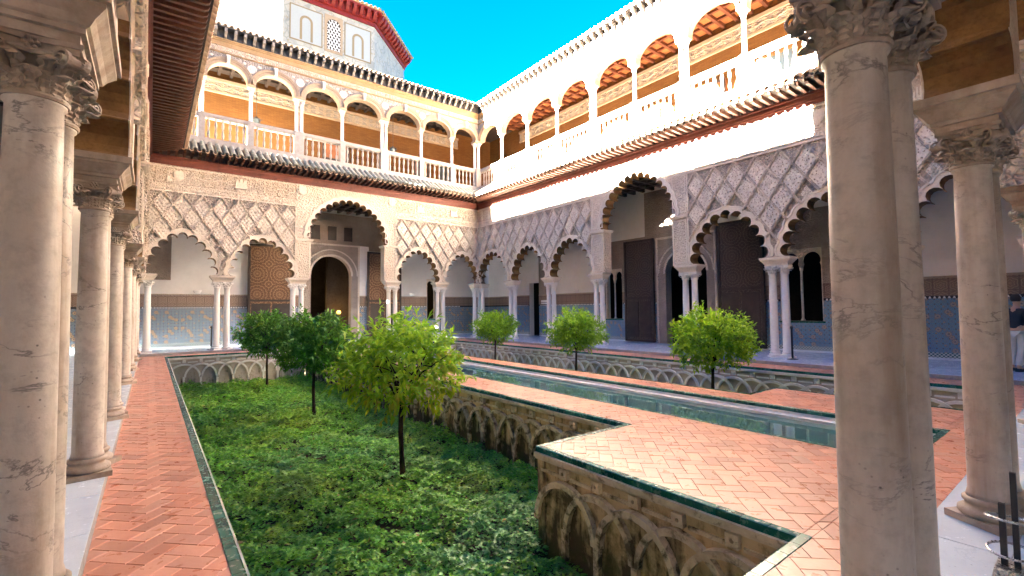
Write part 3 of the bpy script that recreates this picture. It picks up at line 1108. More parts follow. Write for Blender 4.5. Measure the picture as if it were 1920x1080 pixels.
    # inscription strip and frieze, interrupted by the tall arch
    bx0, bx1 = [(x0, x1) for c, a, h, zs, b_, x0, x1 in arches if b_][0]
    for xa, xb in ((e0, bx0), (bx1, e1)):
        MB().box(xa, xb, -TH - .012, TH, Z_LOZ, Z_STRIP).build('inscription_strip', 'stucco_fine', wing)
        MB().box(xa, xb, -TH - .004, TH, Z_STRIP + .03, Z_FRI).build('frieze', 'stucco_frieze', wing)
        m_ = MB()
        m_.box(xa, xb, -TH - .03, TH, Z_STRIP, Z_STRIP + .03)
        m_.box(xa, xb, -TH - .05, -TH - .004, Z_FRI - .10, Z_FRI - .06)
        m_.build('frieze_moulding', 'stone_trim', wing)
        if lattice:
            relief_row(wing, xa + .25, xb - .05, -TH - .004, (Z_STRIP + Z_FRI) / 2 - .03, ME_SCR)
            relief_row(wing, xa + .25, xb - .05, -TH - .012, (Z_LOZ + Z_STRIP) / 2, [ME_STR])
        for q in (.2, .5, .8) if xb - xa > 6 else (.25, .62,):
            ob('crest', random.choice((ME_SHIELD, ME_CASTLE)), wing, (xa + (xb - xa) * q, -TH - .03, (Z_STRIP + Z_FRI) / 2 - .02))
    for x in (bx0 + .25, bx1 - .25):
        ob('crest', ME_SHIELD, wing, (x, -TH - .027, (Z_STRIP + Z_FRI) / 2 + .1))
    return arches

def build_eave(wing, L, over, full, tile_mat='glazed_rooftile', rafters=True, tiles=True):
    """lower eave: wooden cornice, soffit, rafters, roof tiles sloping to the court; mitred at the corners"""
    f = -TH
    m_ = MB()
    g = TH if full else TH
    # cornice boards: each runs between the corner lines so that neighbours mitre
    for d0, za, zb in ((.03, Z_FRI, Z_FRI + .10), (.07, Z_FRI + .10, Z_FRI + .16), (.10, Z_FRI + .16, Z_WOOD - .06), (.15, Z_WOOD - .06, Z_WOOD)):
        k = g + d0
        v = []
        for y, kk in ((f - d0, k), (f + .05, g - .05)):
            v += [(kk, y, za), (L - kk, y, za), (L - kk, y, zb), (kk, y, zb)]
        m_.add(v, [(0, 1, 2, 3), (7, 6, 5, 4), (0, 4, 5, 1), (3, 2, 6, 7), (0, 3, 7, 4), (1, 5, 6, 2)])
    m_.build('wood_cornice', 'red_wood', wing)
    eave = MB()
    k = g + over
    eave.add([(g, f, Z_SOF), (L - g, f, Z_SOF), (L - k, f - over, Z_SOF), (k, f - over, Z_SOF), (g, f, Z_SOF + .62), (L - g, f, Z_SOF + .62), (L - k, f - over, Z_SOF + .05), (k, f - over, Z_SOF + .05)],
             [(0, 1, 2, 3), (4, 7, 6, 5), (3, 2, 6, 7), (0, 4, 5, 1), (0, 3, 7, 4), (1, 5, 6, 2)])
    e = eave.build('lower_eave', 'dark_wood', wing)
    ME = {}
    sl_ = math.atan2(.57, over)
    n = int(L / .262) if tiles else 0
    for i in range(n):
        s = (i + .5) * L / n
        t = min(s, L - s) - g
        if t < .12:
            continue
        a = min(over, t)
        Lt = round((a + .07) / math.cos(sl_), 2)
        if Lt not in ME:
            ME[Lt] = rooftile(Lt, .095, tile_mat)
        ob('roof_tile', ME[Lt], e, (s, f, Z_SOF + .66), (sl_, random.uniform(-.04, .04), 0), (1, 1, random.uniform(.95, 1.1)))
        # pan tile between, open side up
        key = ('p', Lt)
        if key not in ME:
            ME[key] = rooftile(Lt + .05, .085, 'under_tile', 'pan_tile', 6, .016)
        if t - L / n / 2 > .1:
            ob('pan_tile', ME[key], e, (s + L / n / 2, f, Z_SOF + .665), (-sl_, math.pi, 0))
    if rafters:
        n = int(L / .25)
        for i in range(n):
            s = (i + .5) * L / n
            t = min(s, L - s) - g
            if t < .1:
                continue
            a = min(over - .04, t)
            r_ = MB()
            prof_ = [(f, Z_SOF), (f, Z_WOOD + .01), (f - a + .10, Z_WOOD + .02), (f - a + .03, Z_WOOD + .06), (f - a, Z_SOF)]
            nn = len(prof_)
            v = [(-.045, y, z) for y, z in prof_] + [(.045, y, z) for y, z in prof_]
            fc = [tuple(range(nn)), tuple(range(2 * nn - 1, nn - 1, -1))] + [(j, j + nn, (j + 1) % nn + nn, (j + 1) % nn) for j in range(nn)]
            r_.add(v, fc)
            kk = ('r', round(a, 2))
            if kk not in ME:
                ME[kk] = r_.mesh('rafter', 'rafter_wood')
            ob('rafter', ME[kk], e, (s, 0, 0))
    return e

def ellipse(a, h, n=20, e=0.0):
    return [(-(a + e) * math.cos(math.pi * i / n), (h + e) * math.sin(math.pi * i / n)) for i in range(n + 1)]

UY = .10        # front face of the upper gallery
U_PL, U_B0, U_RAIL, U_TOP = 8.70, 8.97, 9.85, 10.05
U_CAP, U_SPR, U_BAND, U_FR0, U_FR1, U_COR = 11.41, 11.72, 12.77, 12.82, 13.08, 13.39

def build_upper(wing, L, cols, full, ceil_mat, back_mat='ochre_brick', trim='arch_stone', over=.42):
    """cols: (s, paired) of the upper colonnade, corner posts included"""
    th = .30
    yc = UY + th / 2
    g0, g1 = (-UY, L + UY) if full else (-UY + .0, L + UY)
    # mitred plinth under the balustrade
    m_ = MB()
    for y0, za, zb in ((UY - .10, U_PL - .12, U_PL + .10), (UY - .05, U_PL + .10, U_B0)):
        k = -y0
        m_.add([(k, y0, za), (L - k, y0, za), (L - k, y0, zb), (k, y0, zb), (-UY - th, UY + th, za), (L + UY + th, UY + th, za), (L + UY + th, UY + th, zb), (-UY - th, UY + th, zb)],
               [(0, 1, 2, 3), (7, 6, 5, 4), (0, 4, 5, 1), (3, 2, 6, 7), (0, 3, 7, 4), (1, 5, 6, 2)])
    m_.build('gallery_plinth', 'balustrade_stone', wing)
    MB().box(-.4, L + .4, UY + th, 3.1, U_PL - .35, U_PL).build('gallery_floor', 'stone_trim', wing)
    bl = MB()
    k = -UY + .0
    for y0, y1, za, zb in ((UY + .04, UY + .24, U_RAIL, U_RAIL + .05), (UY + .0, UY + .28, U_RAIL + .05, U_RAIL + .13), (UY + .03, UY + .25, U_RAIL + .13, U_TOP)):
        bl.add([(-y0, y0, za), (L + y0, y0, za), (L + y0, y0, zb), (-y0, y0, zb), (-y1, y1, za), (L + y1, y1, za), (L + y1, y1, zb), (-y1, y1, zb)],
               [(0, 1, 2, 3), (7, 6, 5, 4), (0, 4, 5, 1), (3, 2, 6, 7), (0, 3, 7, 4), (1, 5, 6, 2)])
    rail = bl.build('balustrade', 'balustrade_stone', wing)
    lastp = None
    for s, pr in cols:
        hw = .21 if pr else .125
        if 0 < s < L:
            p = MB()
            p.box(s - hw, s + hw, UY - .012, UY + .30, U_B0, U_TOP + .004)
            p.build('pedestal', 'balustrade_stone', rail)
            for d_ in ((-.11, .11) if pr else (0,)):
                c = ob('upper_column', ME_UCOL, wing, (s + d_, yc, U_TOP + .005))
                ob('capital', ME_UCAP, c, (0, 0, 1.36))
            MB().box(s - hw - .04, s + hw + .04, UY - .03, UY + th + .03, U_TOP + .005 + 1.55, U_SPR).build('upper_impost', trim, wing)
        if lastp is not None:
            a, b = lastp, s - hw
            nb = max(2, round((b - a) / .265))
            for i in range(nb):
                ob('baluster', ME_BAL, rail, (a + (i + .5) * (b - a) / nb, yc - .01, U_B0), (0, 0, random.random() * 3))
        lastp = s + hw
    # corner post
    if full:
        for s in (0, L):
            sg = 1 if s == 0 else -1
            MB().box(s - .16, s + .16, UY - .13, UY + .28, U_B0, U_TOP + .006).build('corner_post', 'balustrade_stone', rail)
            for dx, dy in ((0, 0), (-sg * .0, -.0)):
                pass
            for dx in (-.09, .09):
                c = ob('upper_column', ME_UCOL, wing, (s + dx, yc - .05 + dx * sg * .8, U_TOP + .006))
                ob('capital', ME_UCAP, c, (0, 0, 1.36))
            MB().box(s - .26, s + .26, UY - .17, UY + th, U_TOP + .005 + 1.55, U_SPR).build('upper_impost', trim, wing)
    # arches
    st = [c[0] for c in cols]
    hw = [.25 if c[1] else .155 for c in cols]
    for i in range(len(st) - 1):
        c = (st[i] + hw[i] + st[i + 1] - hw[i + 1]) / 2
        a = (st[i + 1] - hw[i + 1] - st[i] - hw[i]) / 2
        h = .66
        x0 = st[i] if i else (-UY - .0 if full else UY * 0 - UY + .001)
        x1 = st[i + 1] if i < len(st) - 2 else L + UY - (0 if full else .001)
        el = [(c + p[0], U_SPR + p[1]) for p in ellipse(a, h)]
        poly = [(x0, U_SPR), (x0, U_BAND), (x1, U_BAND), (x1, U_SPR)] + el[::-1]
        MB().prism(poly[::-1], UY, UY + th).build('upper_arch', ['stucco_upper'], wing)
        m_ = MB()
        E = [[(c + p[0], U_SPR + p[1]) for p in ellipse(a, h, 20, e)] for e in (0, .10, .13, .20, .24, .29)]
        m_.strip(E[0], E[1], UY - .04, UY - .04, UY)
        m_.strip(E[1], E[2], UY - .02, UY - .02, UY)
        m_.strip(E[2], E[3], UY - .065, UY - .065, UY)
        m_.strip(E[3], E[4], UY - .09, UY - .075, UY)
        # intrados lining
        m_.strip([(c + p[0], U_SPR + p[1]) for p in ellipse(a, h, 20, -.012)], E[0], UY - .03, UY - .03, UY + th + .02)
        m_.build('archivolt', trim, wing)
        ks = MB()
        ks.prism([(c - .05, U_SPR + h - .02), (c + .05, U_SPR + h - .02), (c + .075, U_SPR + h + .33), (c - .075, U_SPR + h + .33)], UY - .14, UY)
        ks.prism([(c - .03, U_SPR + h + .02), (c + .03, U_SPR + h + .02), (c + .04, U_SPR + h + .25), (c - .04, U_SPR + h + .25)], UY - .18, UY - .14)
        ks.build('keystone', 'stone_trim', wing)
        if i:
            md = MB()
            md.lathe([(.19, 0), (.19, .03), (.165, .045), (.15, .03), (.135, .02), (.07, .03), (.05, .055), (.001, .06)], 18)
            md.v = [(x, -z, y) for x, y, z in md.v]
            md.build('medallion', 'stone_trim', wing, True, loc=(st[i], UY, U_SPR + .66))
            for sg in (-1, 1):
                pt = MB()
                pt.lathe([(.045, 0), (.045, .03), (.02, .045), (.001, .05)], 8)
                pt.v = [(x * 1.6, -z, y) for x, y, z in pt.v]
                pt.build('leaf_scroll', 'stone_trim', wing, loc=(st[i] + sg * .30, UY, U_SPR + .86))
    def ring(y0, y1, za, zb):
        b_ = MB()
        b_.add([(-y0, y0, za), (L + y0, y0, za), (L + y0, y0, zb), (-y0, y0, zb), (-y1, y1, za), (L + y1, y1, za), (L + y1, y1, zb), (-y1, y1, zb)],
               [(0, 1, 2, 3), (7, 6, 5, 4), (0, 4, 5, 1), (3, 2, 6, 7), (0, 3, 7, 4), (1, 5, 6, 2)])
        return b_
    ring(UY - .05, UY + th, U_BAND, U_FR0).build('string_course', 'ochre_trim', wing)
    uf = ring(UY - .005, UY + th, U_FR0, U_FR1).build('upper_frieze', 'stucco_frieze', wing)
    relief_row(uf, .1, L - .1, UY - .006, (U_FR0 + U_FR1) / 2, ME_UFR)
    b_ = ring(UY - .04, UY + th, U_FR1, U_FR1 + .05)
    for d_, za, zb in ((.02, .05, .2), (.06, .2, .26), (.10, .26, .31)):
        r_ = ring(UY - d_, UY + th, U_FR1 + za, U_FR1 + zb)
        b_.add(r_.v, r_.f)
    b_.build('upper_cornice', 'ochre_trim', wing)
    # brackets of the top eave and its tiles
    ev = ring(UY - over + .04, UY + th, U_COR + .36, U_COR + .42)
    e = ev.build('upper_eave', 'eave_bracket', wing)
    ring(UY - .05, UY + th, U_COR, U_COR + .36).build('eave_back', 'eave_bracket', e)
    prof_ = [(UY, U_COR + .36), (UY, U_COR + .02), (UY - .16, U_COR + .05), (UY - .24, U_COR + .16), (UY - over + .06, U_COR + .20), (UY - over + .06, U_COR + .36)]
    nn = len(prof_)
    v = [(-.05, y, z) for y, z in prof_] + [(.05, y, z) for y, z in prof_]
    br = mkmesh('bracket', v, [tuple(range(nn)), tuple(range(2 * nn - 1, nn - 1, -1))] + [(j, j + nn, (j + 1) % nn + nn, (j + 1) % nn) for j in range(nn)], 'bracket_pale')
    n = int(L / .36)
    for i in range(n):
        s = (i + .5) * L / n
        if min(s, L - s) > over - .1:
            ob('bracket', br, e, (s, 0, 0))
    rt_ = {}
    slp = R(16)
    n = int(L / .235)
    for i in range(n):
        s = (i + .5) * L / n
        t = min(s, L - s)
        if t < over - .1:
            continue
        key = 1
        if key not in rt_:
            rt_[key] = rooftile(1.6, .085, 'clay_rooftile', 'roof_tile', 7)
            rt_[2] = rooftile(1.6, .08, 'clay_rooftile', 'pan_tile', 5)
        ob('roof_tile', rt_[1], e, (s, UY + 1.1, U_COR + .40 + 1.6 * math.sin(slp)), (slp, 0, 0))
        ob('pan_tile', rt_[2], e, (s + L / n / 2, UY + 1.12, U_COR + .46 + 1.6 * math.sin(slp)), (-slp, math.pi, 0))
    rf = MB()
    rf.add([(-UY - 0, UY - .3, U_COR + .43), (L + UY, UY - .3, U_COR + .43), (L + 4, 4.2, U_COR + 1.65), (-4, 4.2, U_COR + 1.65), (-UY, UY - .3, U_COR + .40), (L + UY, UY - .3, U_COR + .40), (L + 4, 4.2, U_COR + 1.3), (-4, 4.2, U_COR + 1.3)],
           [(0, 1, 2, 3), (7, 6, 5, 4), (0, 4, 5, 1), (2, 6, 7, 3), (0, 3, 7, 4), (1, 5, 6, 2)])
    rf.build('roof', 'clay_rooftile', wing)
    return rail

def plank_ceiling(wing, L, y0, y1, z, beam_mat, board_mat, step=.62, ext=.3):
    c = MB().box(-ext, L + ext, y0, y1, z + .14, z + .2).build('ceiling', board_mat, wing)
    bm = MB().box(-.06, .06, y0, y1, z, z + .139).mesh('ceiling_beam', beam_mat)
    for i in range(int(L / step)):
        ob('ceiling_beam', bm, c, ((i + .5) * L / int(L / step), 0, 0))
    n = 3
    cm = MB().box(-.3, L + .3, -.05, .05, z + .03, z + .138).mesh('ceiling_joist', beam_mat)
    for i in range(n):
        ob('ceiling_joist', cm, c, (0, y0 + (i + 1) * (y1 - y0) / (n + 1), 0))
    return c

def door_leaf(wing, s0, s1, y, z0, z1, mat, split=2.2, name='door_leaf'):
    d = MB().box(s0, s1, y, y + .08, z0, z1).build(name, mat, wing)
    fr = MB()
    t = .10
    for a, b in ((z0, z0 + t), (split - .05, split + .05), (z1 - t, z1)):
        fr.box(s0 + t, s1 - t, y - .035, y, a, b)
    for a, b in ((s0, s0 + t), (s1 - t, s1)):
        fr.box(a, b, y - .035, y, z0, z1)
    fr.build('door_frame', 'dark_wood', d)
    for k in range(2):
        w_ = (s1 - s0 - 2 * t - .2) / 2
        a = s0 + t + .06 + k * (w_ + .08)
        MB().box(a, a + w_, y - .022, y, z0 + t + .1, split - .15, .0, .0).build('panel', 'dark_wood', d)
    for q in range(6):
        b_ = MB().lathe([(.03, 0), (.025, .02), (.001, .03)], 8)
        b_.v = [(x, -z_, y_) for x, y_, z_ in b_.v]
        b_.build('stud', 'iron', d, loc=(s0 + .05 if q % 2 else s1 - .05, y - .035, z0 + .4 + (q // 2) * (z1 - z0 - .8) / 2))
    return d

def twin_window(wing, s0, s1, z0, z1, y):
    """paired horseshoe arches on a slender colonnette, in a wall opening"""
    c, hw = (s0 + s1) / 2, (s1 - s0) / 2
    r_ = hw / 2 - .05
    zs = z1 - r_ - .12
    def ar(cx):
        pts = []
        for i in range(15):
            th = R(205) - R(230) * i / 14
            pts.append((cx + r_ * math.cos(th), zs + r_ * math.sin(th)))
        return pts
    poly = [(s0, z0), (s0, z1), (s1, z1), (s1, z0), (s1 - .05, z0), (s1 - .05, zs - .2)] + ar(c + hw / 2)[::-1] + [(c + .05, zs - .2), (c - .05, zs - .2)] + ar(c - hw / 2)[::-1] + [(s0 + .05, zs - .2), (s0 + .05, z0)]
    o = MB().prism(poly[::-1], y + .02, y + .16).build('twin_window', 'stucco_fine', wing)
    cl = MB().lathe([(.07, 0), (.07, .05), (.045, .09), (.042, .1), (.038, zs - .2 - z0 - .16), (.05, zs - .2 - z0 - .14), (.07, zs - .2 - z0)], 12).build('colonnette', 'column_marble', o, True, loc=(c, y + .09, z0))
    MB().box(s0 - .04, s1 + .04, y - .04, y + .3, z0 - .06, z0).build('sill', 'green_glaze', o)
    return o

def wall_lamp(wing_m, s, y, z, label):
    b = MB()
    b.lathe([(.05, 0), (.12, .03), (.16, .12), (.17, .16), (.15, .16), (.10, .06), (.001, .05)], 14)
    b.v = [(x, yy * .7, zz) for x, yy, zz in b.v]
    o = b.build('uplight', 'white_plaster', None, True)
    o.matrix_world = wing_m @ Matrix.Translation((s, y, z))
    tag(o, label, 'lamp', 'bowl uplights on the gallery walls')
    return o

def wing_root(label, loc, rz):
    return thing('palace_wing', label, 'building', loc, rz)

def back_wall(wing, L, yb, z1, holes, dado_mat, carved=None, x0=-2.6, x1=None, plaster='white_plaster'):
    x1 = L + 2.6 if x1 is None else x1
    w_ = MB().wall(x0, x1, 0, z1, yb, yb + .35, holes).build('back_wall', plaster, wing)
    hs_ = [h for h in holes]
    def course(nm, za, zb, d_, mt):
        xs_ = sorted({x0, x1, *[h[k] for h in hs_ if h[2] < zb and h[3] > za for k in (0, 1)]})
        for a, b in zip(xs_[:-1], xs_[1:]):
            if not any(h[0] < (a + b) / 2 < h[1] and h[2] <= za for h in hs_):
                for h in hs_:
                    if h[0] < (a + b) / 2 < h[1] and za < h[2] < zb:
                        MB().box(a, b, yb - d_, yb, za, h[2]).build(nm, mt, w_)
                        break
                else:
                    MB().box(a, b, yb - d_, yb, za, zb).build(nm, mt, w_)
    course('tile_dado', .30, 1.84, .03, dado_mat)
    course('checker_border', .16, .30, .034, 'dado_border')
    course('skirting', Z0, .16, .04, 'floor_marble')
    course('relief_band', 1.92, 2.42, .04, 'relief_tile')
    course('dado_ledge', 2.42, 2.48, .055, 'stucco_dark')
    course('merlon_ground', 1.84, 1.92, .030, 'black_tile')
    tri = MB().prism([(-.032, 0), (.032, 0), (.012, .06), (-.012, .06)], -.008, 0).mesh('merlon_tile', 'sign_white')
    n = int((L + 1) / .105) if plaster == 'white_plaster' else 0
    if n > 290:
        n = 290
    for i in range(n):
        s = -.3 + (i + .5) * (L + .6) / n
        if any(h[0] - .05 < s < h[1] + .05 and h[2] < 1.9 < h[3] for h in holes):
            continue
        ob('merlon_tile', tri, w_, (s, yb - .031, 1.845))
    if carved:
        for a, b, za, zb in carved:
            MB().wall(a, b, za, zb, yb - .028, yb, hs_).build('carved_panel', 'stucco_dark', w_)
    return w_

def portal(wing, c, hw, zs, yb, ztop):
    """door arch: plate with a round-headed opening, alfiz frame, jambs"""
    arc = [(c + hw * math.cos(R(180) - R(180) * i / 18) * 1.0, zs + hw * math.sin(R(180) * i / 18)) for i in range(19)]
    x0, x1 = c - hw - .45, c + hw + .45
    poly = [(x0, Z0), (x0, ztop), (x1, ztop), (x1, Z0), (c + hw, Z0)] + arc[::-1] + [(c - hw, Z0)]
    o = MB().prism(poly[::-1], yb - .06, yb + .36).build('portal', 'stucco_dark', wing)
    m_ = MB()
    E = [[(c + (hw + e) * math.cos(R(180) - R(180) * i / 18), zs + (hw + e) * math.sin(R(180) * i / 18)) for i in range(19)] for e in (0, .09, .30, .36)]
    m_.strip(E[0], E[1], yb - .09, yb - .09, yb - .06)
    m_.strip(E[2], E[3], yb - .10, yb - .10, yb - .06)
    m_.build('archivolt', 'stucco_fine', o)
    f_ = MB()
    f_.box(x0, x0 + .09, yb - .10, yb - .06, Z0, ztop)
    f_.box(x1 - .09, x1, yb - .10, yb - .06, Z0, ztop)
    f_.box(x0 + .09, x1 - .09, yb - .10, yb - .06, ztop - .09, ztop)
    f_.build('portal_frame', 'stucco_fine', o)
    return o

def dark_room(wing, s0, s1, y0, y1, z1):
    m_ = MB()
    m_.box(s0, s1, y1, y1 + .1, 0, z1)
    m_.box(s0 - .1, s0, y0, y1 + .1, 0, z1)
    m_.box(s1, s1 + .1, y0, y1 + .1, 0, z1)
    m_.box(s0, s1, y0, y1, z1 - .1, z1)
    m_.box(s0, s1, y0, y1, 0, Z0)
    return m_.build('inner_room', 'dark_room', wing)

def gallery_shell(wing, L, yb, side=True):
    plank_ceiling(wing, L, TH, yb, 6.95, 'dark_wood', 'dark_wood', .5)
    MB().box(-.35, L + .35, TH - .0, yb, 7.4, 8.2).build('gallery_slab', 'dark_wood', wing)

# ---- far wing
far = wing_root('far palace wing with two storeys of arches behind the three left-hand orange trees', (XL, YF, 0), 0)
LA = XR - XL
PA = [2.80, 5.73, 10.31, 13.15]
build_arcade(far, LA, PA, 2, True, True)
build_eave(far, LA, .88, True)
build_upper(far, LA, [(-.05, False)] + [(x - XL, p) for x, p in ((1.51, 0), (3.33, 0), (5.33, 1), (7.34, 0), (9.5, 1), (11.65, 0), (13.6, 0))] + [(LA + .05, False)], True, 'dark_wood')
YBA = 2.70
holesA = [(6.55, 9.55, 0, 5.25), (13.7, 14.8, 1.12, 3.55)]
bwA = back_wall(far, LA, YBA, 8.2, holesA, 'dado_mosaic', [(6.0, 10.1, 5.25, 6.9), (.25, 1.12, 3.1, 5.1), (3.95, 6.0, 5.0, 6.9), (10.1, 12.0, 5.0, 6.9)])
portal(far, 8.05, 1.05, 3.55, YBA, 5.25)
twin_window(far, 13.7, 14.8, 1.12, 3.55, YBA)
door_leaf(far, 4.10, 6.15, YBA - .22, Z0 + .04, 4.95, 'carved_door')
door_leaf(far, 9.95, 11.95, YBA - .22, Z0 + .04, 4.95, 'carved_door')
for k in range(3):
    a = 7.0 + k * .85
    m_ = MB().box(a, a + .45, YBA - .05, YBA - .029, 5.45, 6.2)
    o = m_.build('blind_window', 'dark_wood', bwA)
    MB().box(a - .06, a + .51, YBA - .06, YBA - .0285, 5.38, 5.45).build('sill', 'stucco_dark', o)
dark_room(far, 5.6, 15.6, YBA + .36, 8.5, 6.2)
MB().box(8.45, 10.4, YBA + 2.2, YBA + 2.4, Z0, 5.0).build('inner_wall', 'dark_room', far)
gallery_shell(far, LA, YBA)
MB().box(-3, LA + 3, 2.9, 3.2, U_PL, U_COR + .4).build('upper_back_wall', 'ochre_brick', far)
MB().box(-.3, LA + .3, 2.86, 2.9, 12.2, 12.65).build('wall_frieze', 'stucco_upper', far)
mm = MB()
mm.box(-.3, LA + .3, 2.78, 2.9, 12.65, 12.8)
mm.box(-.3, LA + .3, 2.82, 2.9, 12.1, 12.2)
mm.build('frieze_ledge', 'arch_stone', far)
relief_row(far, 0, LA, 2.858, 12.425, [scroll_relief('arch_stone_pale', .80, .40, 2)])
plank_ceiling(far, LA, UY + .3, 2.9, 12.98, 'dark_wood', 'dark_wood', .5, 2.9)
for s0, s1, zt in ((7.55, 9.0, 10.9), (12.9, 13.9, 10.9), (.2, 1.25, 11.0)):
    door_leaf(far, s0, s1, 2.80, U_PL, zt, 'orange_wood', 9.9, 'gallery_door')
    MB().box(s0 - .55, s1 + .55, 2.84, 2.9, zt + .01, zt + .16).build('lintel', 'orange_wood', far)
wn = MB().box(14.75, 15.45, 2.84, 2.9, 9.6, 11.0).build('grille_window', 'window_glass', far)
for k in range(5):
    MB().box(14.8 + k * .145, 14.83 + k * .145, 2.79, 2.82, 9.55, 11.1).build('grille_bar', 'iron', wn)
for k in range(4):
    MB().box(14.7, 15.5, 2.785, 2.79, 9.7 + k * .4, 9.73 + k * .4).build('grille_bar', 'iron', wn)

# ---- right wing
rgt = wing_root('long palace wing with sunlit white upper gallery behind the pool', (XR, YF, 0), R(-90))
LB = YF - YN
PB = [3.21, 6.25, 9.30, 13.60, 16.59, 19.55]
build_arcade(rgt, LB, PB, 3, False, True)
build_eave(rgt, LB, .88, False, 'under_tile')
build_upper(rgt, LB, [(-.05, False)] + [(YF - y, p) for y, p in ((20.87, 0), (18.6, 0), (16.33, 0), (13.98, 1), (11.7, 0), (9.45, 1), (7.22, 0), (5.1, 1), (2.85, 0))] + [(LB + .05, False)], False, 'orange_wood')
YBB = 2.50
holesB = [(10.55, 13.25, 0, 4.75), (7.5, 8.55, 1.15, 3.55), (15.6, 16.95, 1.15, 3.65), (1.6, 2.5, 0, 3.2)]
bwB = back_wall(rgt, LB, YBB, 8.2, holesB, 'dado_mosaic_blue', [(7.3, 10.5, 2.48, 4.9), (13.3, 17.2, 2.48, 5.0), (10.5, 13.3, 4.75, 6.9), (9.9, 10.5, 4.9, 6.9), (2.5, 3.1, 0.3, 5.2)])
portal(rgt, 11.9, .95, 3.15, YBB, 4.75)
twin_window(rgt, 7.5, 8.55, 1.15, 3.55, YBB)
twin_window(rgt, 15.6, 16.95, 1.15, 3.65, YBB)
door_leaf(rgt, 8.85, 10.45, YBB - .22, Z0 + .04, 4.75, 'dark_door', 2.1)
door_leaf(rgt, 13.42, 15.15, YBB - .22, Z0 + .04, 4.95, 'dark_door', 2.35)
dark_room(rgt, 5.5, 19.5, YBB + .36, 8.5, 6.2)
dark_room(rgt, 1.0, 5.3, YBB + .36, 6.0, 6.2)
gallery_shell(rgt, LB, YBB)
MB().box(-3, LB + 3, 2.9, 3.2, U_PL, U_COR + .4).build('upper_back_wall', 'ochre_brick', rgt)
MB().box(.4, LB + .3, 2.86, 2.9, 12.2, 12.65).build('wall_frieze', 'stucco_upper', rgt)
mm = MB()
mm.box(.4, LB + .3, 2.78, 2.9, 12.65, 12.8)
mm.box(.4, LB + .3, 2.82, 2.9, 12.1, 12.2)
mm.build('frieze_ledge', 'arch_stone', rgt)
relief_row(rgt, .5, LB, 2.858, 12.425, [scroll_relief('arch_stone_pale', .80, .40, 2)])
plank_ceiling(rgt, LB, UY + .3, 2.9, 12.98, 'coffer_dark', 'orange_wood', .55)
pw = MB().box(14.4, 16.2, 2.84, 2.9, 9.2, 11.0).build('gallery_window', 'window_glass', rgt)
mm = MB()
for a, b, c_, d_ in ((14.3, 14.4, 9.1, 11.1), (16.2, 16.3, 9.1, 11.1), (14.4, 16.2, 9.1, 9.2), (14.4, 16.2, 11.0, 11.1)):
    mm.box(a, b, 2.80, 2.9, c_, d_)
mm.build('window_frame', 'orange_wood', pw)
for s0 in (5.6, 9.6):
    wn = MB().box(s0, s0 + 1.0, 2.84, 2.9, 9.3, 10.75).build('grille_window', 'coffer_dark', rgt)
    for k in range(8):
        MB().box(s0 + .02 + k * .135, s0 + .045 + k * .135, 2.72, 2.75, 9.25, 10.85).build('grille_bar', 'iron', wn)
    for k in range(4):
        MB().box(s0 - .05, s0 + 1.05, 2.70, 2.72, 9.4 + k * .45, 9.425 + k * .45).build('grille_bar', 'iron', wn)
door_leaf(rgt, 13.0, 13.7, 2.80, U_PL, 10.9, 'orange_wood', 9.9, 'gallery_door')

# ---- left wing
lft = wing_root('palace wing beside the long brick walk, weathered marble columns in the foreground', (XL, YN, 0), R(90))
LC = YF - YN
PC = [2.68, 5.67, 8.67, 12.9, 15.95, 19.0]
build_arcade(lft, LC, PC, 3, False, False)
build_eave(lft, LC, 1.12, False)
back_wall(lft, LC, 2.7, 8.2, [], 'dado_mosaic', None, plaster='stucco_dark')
gallery_shell(lft, LC, 2.7)
mm = MB()
mm.box(-.1, LC + .1, UY + .002, 3.2, U_PL - .2, U_COR)
mm.build('upper_storey', 'arch_stone', lft)
mm = MB()
mm.add([(0, UY - .42, U_COR + .36), (LC, UY - .42, U_COR + .36), (LC, UY - .42, U_COR + .52), (0, UY - .42, U_COR + .52), (0, 4, U_COR + .36), (LC, 4, U_COR + .36), (LC, 4, U_COR + 1.6), (0, 4, U_COR + 1.6)],
       [(0, 1, 2, 3), (7, 6, 5, 4), (0, 4, 5, 1), (3, 2, 6, 7), (0, 3, 7, 4), (1, 5, 6, 2)])
mm.build('upper_eave', 'clay_rooftile', lft)
MB().box(-3, 6.1, .35, 3.4, U_COR + .2, 15.55).build('shadow_block', 'white_plaster', lft)  # unseen block added above the eave to cast the shadow edge on the right wing

# ---- near wing
nea = wing_root('nearest palace wing with paired marble columns close to the viewer', (XR, YN, 0), R(180))
PD = [3.3, 6.1, 10.37, 12.9]
build_arcade(nea, LA, PD, 2, True, False, False, True)
build_eave(nea, LA, .88, True, rafters=False, tiles=False)
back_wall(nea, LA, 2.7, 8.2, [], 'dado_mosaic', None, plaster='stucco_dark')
gallery_shell(nea, LA, 2.7)
MB().box(-.1, LA + .1, UY + .002, 3.2, U_PL - .2, U_COR + .5).build('upper_storey', 'arch_stone', nea)

# ------------------------------------------------------------------ paving, gardens and pool
GX0, GX1, GY0, GY1 = .50, 5.38, 1.46, 21.80        # sunken garden beside the walk
IX0, IX1, IY = 3.71, 10.14, 4.34                   # widened near end of the island
HX0, HX1 = 9.04, 13.07                              # second garden
PX0, PX1, PY0, PY1 = 6.40, 8.30, 1.46, 20.3        # pool
CW = .065                                           # coping width on top
GZ = -1.30

